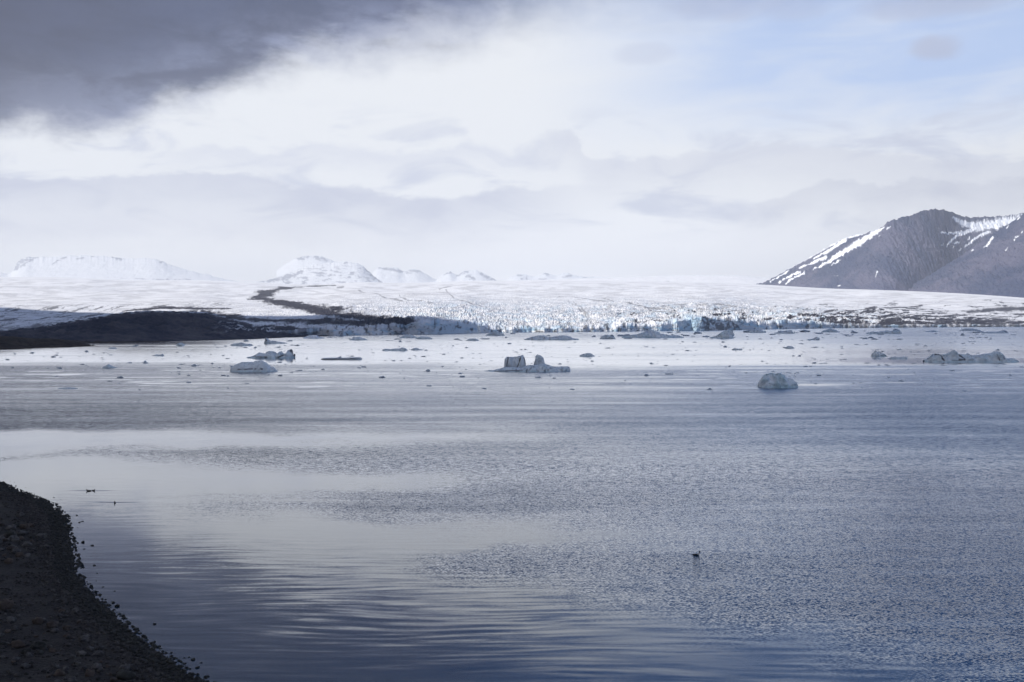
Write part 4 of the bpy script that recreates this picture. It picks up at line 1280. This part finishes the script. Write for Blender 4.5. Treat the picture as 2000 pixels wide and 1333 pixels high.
def build_beach():
    xs = np.concatenate([np.linspace(-420, -95, 60), np.arange(-94, 5, 0.33), np.linspace(5.5, 300, 90)])
    ys = np.concatenate([np.linspace(-60, 22, 20), np.arange(23, 152, 0.45), np.linspace(153, 215, 40)])
    X, Y = np.meshgrid(xs, ys)
    Z, d = land_z(X, Y)
    co = np.stack([X, Y, Z], -1).reshape(-1, 3)
    F = grid_faces(*X.shape)
    keep = (d.ravel()[F] > -9).any(1)
    F = F[keep]
    idx = np.unique(F)
    mp = np.full(len(co), -1)
    mp[idx] = np.arange(len(idx))
    o = link_mesh("beach", co[idx], mp[F], M_BEACH)
    tag(o, kind='structure')

    rnd = random.Random(8)
    protos = [lump_mesh("boulder", 400 + k, M_STONE, f, 16, 11, 0.38, "stone") for k, f in enumerate((0.7, 0.62, 0.75, 0.55, 0.66, 0.8))]
    for p in protos:
        p.data.polygons.foreach_set("use_smooth", np.ones(len(p.data.polygons), bool))
    meshes = [p.data for p in protos]
    brown = []
    for me in meshes[:3]:
        b = me.copy()
        b.materials[0] = M_STONE_BROWN
        brown.append(b)
    wet = []
    for me in meshes[:4]:
        b = me.copy()
        b.materials[0] = M_STONE_WET
        wet.append(b)
    for p in protos:
        bpy.data.objects.remove(p)

    def ground_hit(px, py):
        """walk down the line of sight to the beach"""
        u, w = ray(px, py)
        Y = np.linspace(30, 160, 1600)
        X = u * Y
        zr = CAMZ + w * Y
        z, d = land_z(X, Y)
        k = np.argmax(z > zr)
        return float(X[k]), float(Y[k]), float(z[k]), float(d[k])

    def stone(px, py, wpx, label, cat, group, ms, sink=0.25, hit=None):
        if hit is None:
            hit = ground_hit(px, py)
        x, y, z, d = hit
        r = wpx * y / FPX * 0.5
        o = bpy.data.objects.new("boulder" if cat == "boulder" else "stone", ms[rnd.randrange(len(ms))])
        C.objects.link(o)
        o.location = (x, y, z + r * (0.55 - sink))
        o.rotation_euler = (rnd.uniform(-.3, .3), rnd.uniform(-.3, .3), rnd.uniform(0, 6.28))
        o.scale = (r * rnd.uniform(0.85, 1.1), r * rnd.uniform(0.75, 1.05), r * rnd.uniform(0.8, 1.15))
        tag(o, label, cat, group)
        return o
    S = stone
    # boulders one can point to
    S(10, 1190, 34, "large brown boulder at the left edge of the beach", "boulder", None, brown)
    S(75, 1268, 28, "dark rounded boulder standing upright in the lower beach", "boulder", None, wet)
    S(35, 1265, 26, "brown angular boulder left of the dark rounded one", "boulder", None, brown)
    S(245, 1326, 34, "black boulder cut by the bottom edge of the beach", "boulder", None, wet)
    S(75, 1218, 22, "brown boulder in the middle row of the beach stones", "boulder", None, brown)
    S(102, 1226, 26, "broad grey-brown boulder right of the brown middle one", "boulder", None, brown)
    S(131, 1230, 16, "small rounded tan boulder at the right end of the middle row", "boulder", None, brown)
    S(190, 1307, 20, "pale rounded boulder near the bottom of the beach", "boulder", None, meshes)
    S(20, 1050, 26, "dark boulder in the upper pile of beach stones", "boulder", None, wet)
    S(40, 1010, 16, "grey boulder on the upper beach near the point", "boulder", None, meshes)
    # stones standing in the shallows
    wat = lambda px, py: (float(on_water(px, py)[0]), float(on_water(px, py)[1]), -0.02, 0.0)
    for (px, py, w_, l) in ((221, 1178, 7, "upper of two round stones awash off the lower beach"), (229, 1185, 9, "lower of two round stones awash off the lower beach"), (130, 1017, 9, "dark stone awash at the beach point"),
                            (162, 1060, 7, "single stone awash farthest right of the beach point"), (152, 1061, 5, "little stone beside the single stone off the beach point"), (377, 1289, 8, "stone awash near the bottom end of the shoreline"),
                            (354, 1294, 6, "stone awash just left of the bottom end of the shoreline"), (406, 1322, 7, "last stone of the shoreline at the bottom edge"), (154, 1084, 5, "small stone awash below the beach point"),
                            (133, 1030, 14, "long dark rock jutting from the beach point")):
        S(px, py, w_, l, "stone", None, wet, 0.2, wat(px, py))
    # the pile of boulders up the beach and the scatter below
    n = 0
    tries = 0
    while n < 125 and tries < 4000:
        tries += 1
        if n < 40:
            px, py, w_ = rnd.gauss(25, 30), rnd.gauss(1040, 16) + rnd.uniform(-8, 28), rnd.uniform(8, 20)
            lab, g = "grey boulder in the stone pile on the upper beach", "boulders piled on the upper beach"
        else:
            px, py, w_ = rnd.uniform(-10, 250), 1190 + 145 * rnd.random() ** 0.8, 6 + 16 * rnd.random() ** 2
            lab, g = "rounded stone scattered over the lower beach", "stones scattered over the lower beach"
        if px > interp(py, [(1000, 95), (1100, 120), (1190, 150), (1260, 190), (1333, 270)]):
            continue
        h = ground_hit(px, py)
        if h[3] < 1.5:
            continue
        S(px, py, w_, lab, "boulder" if n < 40 else "stone", g, brown if rnd.random() < 0.3 else (wet if rnd.random() < 0.25 else meshes), 0.3, h)
        n += 1
    # shingle: thousands of small stones, thick along the waterline
    cos, fs, off = [], [], 0
    cosw, fsw, offw = [], [], 0
    base = []
    for me in meshes:
        co = np.empty(len(me.vertices) * 3, np.float32)
        me.vertices.foreach_get("co", co)
        base.append(co.reshape(-1, 3))
    low = [lump_mesh("pebble", 500 + k, None, 0.65, 7, 5, 0.35, "stone") for k in range(5)]
    lb = []
    for p in low:
        co = np.empty(len(p.data.vertices) * 3, np.float32)
        p.data.vertices.foreach_get("co", co)
        lb.append(co.reshape(-1, 3))
        bpy.data.objects.remove(p)
    seg = np.hypot(*(SHORE[1:] - SHORE[:-1]).T)
    use = [i for i in range(len(seg)) if SHORE[i][1] > 50 and SHORE[i][0] > -115]
    wts = [seg[i] for i in use]
    F0 = grid_faces(5, 7, True)
    gr = np.random.default_rng(3)
    N = 26000
    ii = gr.choice(use, N, p=np.array(wts) / sum(wts))
    tt = gr.random(N)
    along = SHORE[ii] + (SHORE[ii + 1] - SHORE[ii]) * tt[:, None]
    nv = np.stack([-(SHORE[ii + 1] - SHORE[ii])[:, 1], (SHORE[ii + 1] - SHORE[ii])[:, 0]], 1)
    nv /= np.linalg.norm(nv, axis=1)[:, None]
    dd = np.where(gr.random(N) < 0.45, np.maximum(gr.normal(1.3, 1.2, N), -0.3 - 0.25 * gr.random(N) ** 2), gr.random(N) ** 1.3 * 30)
    dd = np.where(gr.random(N) < 0.006, -gr.random(N) * 1.8, dd)
    P = along - nv * dd[:, None]
    sgn = shore_dist(P[:, 0], P[:, 1])
    Q = along + nv * dd[:, None]
    sgnq = shore_dist(Q[:, 0], Q[:, 1])
    better = (np.sign(sgnq) == np.sign(dd)) & (np.sign(sgn) != np.sign(dd))
    P = np.where(better[:, None], Q, P)
    Zp, dp = land_z(P[:, 0], P[:, 1])
    size = np.where(dp < 2.0, 0.05 + 0.115 * gr.random(N) ** 2.2, 0.04 + 0.14 * gr.random(N) ** 3)
    for k in range(N):
        if dp[k] < -2.5:
            continue
        r = size[k]
        b = lb[k % 5]
        a = gr.random() * 6.28
        c_, s_ = math.cos(a), math.sin(a)
        sc = r * (0.8 + 0.4 * gr.random())
        co = np.stack([(b[:, 0] * c_ - b[:, 1] * s_) * r, (b[:, 0] * s_ + b[:, 1] * c_) * sc, b[:, 2] * r * 1.1], -1) + (P[k, 0], P[k, 1], max(Zp[k], -0.05) + r * 0.25)
        if dp[k] < 1.6:
            cosw.append(co); fsw.append(F0 + offw); offw += len(co)
        else:
            cos.append(co); fs.append(F0 + off); off += len(co)
    tag(link_mesh("gravel", np.concatenate(cos), np.concatenate(fs), mat_stone("shingle", (0.015, 0.0145, 0.0145, 1), (0.042, 0.037, 0.033, 1))), kind='stuff')
    tag(link_mesh("wet_gravel", np.concatenate(cosw), np.concatenate(fsw), M_STONE_WET), kind='stuff')


build_beach()


# ------------------------------------------------------------------ ducks
def duck_mesh(pattern, low=False):
    """one continuous skin lofted from tail to bill; +X is forward, waterline at z=0, about 0.6 m long"""
    # (x, z, half width, half height)
    st = [(-0.33, 0.10, 0.010, 0.006), (-0.29, 0.085, 0.045, 0.018), (-0.22, 0.06, 0.085, 0.055), (-0.12, 0.045, 0.118, 0.085), (0.0, 0.04, 0.128, 0.098), (0.10, 0.045, 0.118, 0.098), (0.17, 0.07, 0.09, 0.085),
          (0.21, 0.12, 0.055, 0.058), (0.225, 0.18, 0.041, 0.044), (0.228, 0.225, 0.043, 0.046), (0.24, 0.265, 0.05, 0.05), (0.262, 0.288, 0.05, 0.045), (0.29, 0.283, 0.036, 0.032), (0.315, 0.272, 0.021, 0.017), (0.345, 0.262, 0.015, 0.009), (0.365, 0.257, 0.006, 0.004)]
    if low:
        st = [(x, z if x < 0.2 else z - 0.06, a, b) for x, z, a, b in st]
    st = np.array(st)
    tt = np.linspace(0, len(st) - 1, 46)
    prm = np.stack([np.interp(tt, np.arange(len(st)), st[:, k]) for k in range(4)], 1)
    for _ in range(2):
        prm[1:-1] = 0.25 * prm[:-2] + 0.5 * prm[1:-1] + 0.25 * prm[2:]
    tang = np.gradient(prm[:, :2], axis=0)
    tang /= np.linalg.norm(tang, axis=1)[:, None]
    nr = 18
    a = np.linspace(0, 2 * PI, nr, endpoint=False)
    rows = []
    for (x, z, hw, hh), (tx, tz) in zip(prm, tang):
        rows.append(np.stack([x - tz * np.sin(a) * hh, np.cos(a) * hw, z + tx * np.sin(a) * hh], -1))
    co = np.array(rows)
    s = np.broadcast_to(tt[:, None], (46, nr))
    up = co[..., 2]
    if pattern == "drake":
        white = ((s > 5.2) & (s < 8.6)).astype(float)
        white = np.maximum(white, ((s > 1.6) & (s < 5.2) & (up > 0.105)).astype(float) * 0.6)
        white = np.where((s >= 8.6) & (s < 12) & (co[..., 1] ** 2 > 0.0012) & (up < 0.255), 0.5, white)
    else:
        white = np.where((s > 2) & (s < 5) & (up > 0.09), 0.12, 0.0) + np.zeros(s.shape)
    return co, white


def mat_duck():
    m, t, b = newmat("duck_plumage")
    c = t.mix(t.attr("pale"), (0.014, 0.013, 0.012, 1), (0.6, 0.58, 0.52, 1))
    n = t.noise(t.pos(), 60.0, 3, 0.6)
    c = t.mix(t.mul(t.mr(n, 0.4, 0.7), 0.25), c, (0.07, 0.055, 0.04, 1))
    t.put(b.inputs['Base Color'], c)
    b.inputs['Roughness'].default_value = 0.6
    return m


def build_ducks():
    md = mat_duck()

    def duck(px, py, yaw, pattern, label, low=False, scale=1.0):
        co, white = duck_mesh(pattern, low)
        o = link_mesh("duck", co.reshape(-1, 3), grid_faces(co.shape[0], co.shape[1], True), md, attrs={"pale": white})
        x, y = on_water(px, py)
        o.location = (float(x), float(y), 0.0)
        o.rotation_euler = (0, 0, yaw)
        o.scale = (scale,) * 3
        tag(o, label, "duck")
    duck(1360, 1085, 0.0, "drake", "black and white duck swimming alone on the rippled blue water", scale=1.12)
    duck(173.5, 959.5, math.radians(200), "dark", "dark duck low in the calm water, left one of the close pair", True, 0.95)
    duck(182.5, 959, math.radians(-30), "dark", "dark duck low in the calm water, right one of the close pair", True, 0.85)
    duck(224.5, 983, math.radians(-80), "dark", "single dark duck facing the shore on the calm water", False, 0.85)


build_ducks()


# ------------------------------------------------------------------ haze
def build_haze():
    m = bpy.data.materials.new("haze_air")
    m.use_nodes = True
    t = NT(m.node_tree)
    t.n.remove(t.n["Principled BSDF"])
    v = t.n.new("ShaderNodeVolumePrincipled")
    v.inputs['Color'].default_value = (0.92, 0.96, 1.0, 1)
    v.inputs['Density'].default_value = HAZE_DENSITY
    v.inputs['Anisotropy'].default_value = 0.0
    t.l.new(v.outputs[0], t.n["Material Output"].inputs['Volume'])
    x0, x1, y0, y1, z0, z1 = -33000, 33000, -5000, 37000, -7.5, 1720
    co = [(x, y, z) for z in (z0, z1) for y in (y0, y1) for x in (x0, x1)]
    F = [(0, 2, 3, 1), (4, 5, 7, 6), (0, 1, 5, 4), (2, 6, 7, 3), (0, 4, 6, 2), (1, 3, 7, 5)]
    o = link_mesh("haze", co, F, m, smooth=False)
    tag(o, kind='stuff')


build_haze()
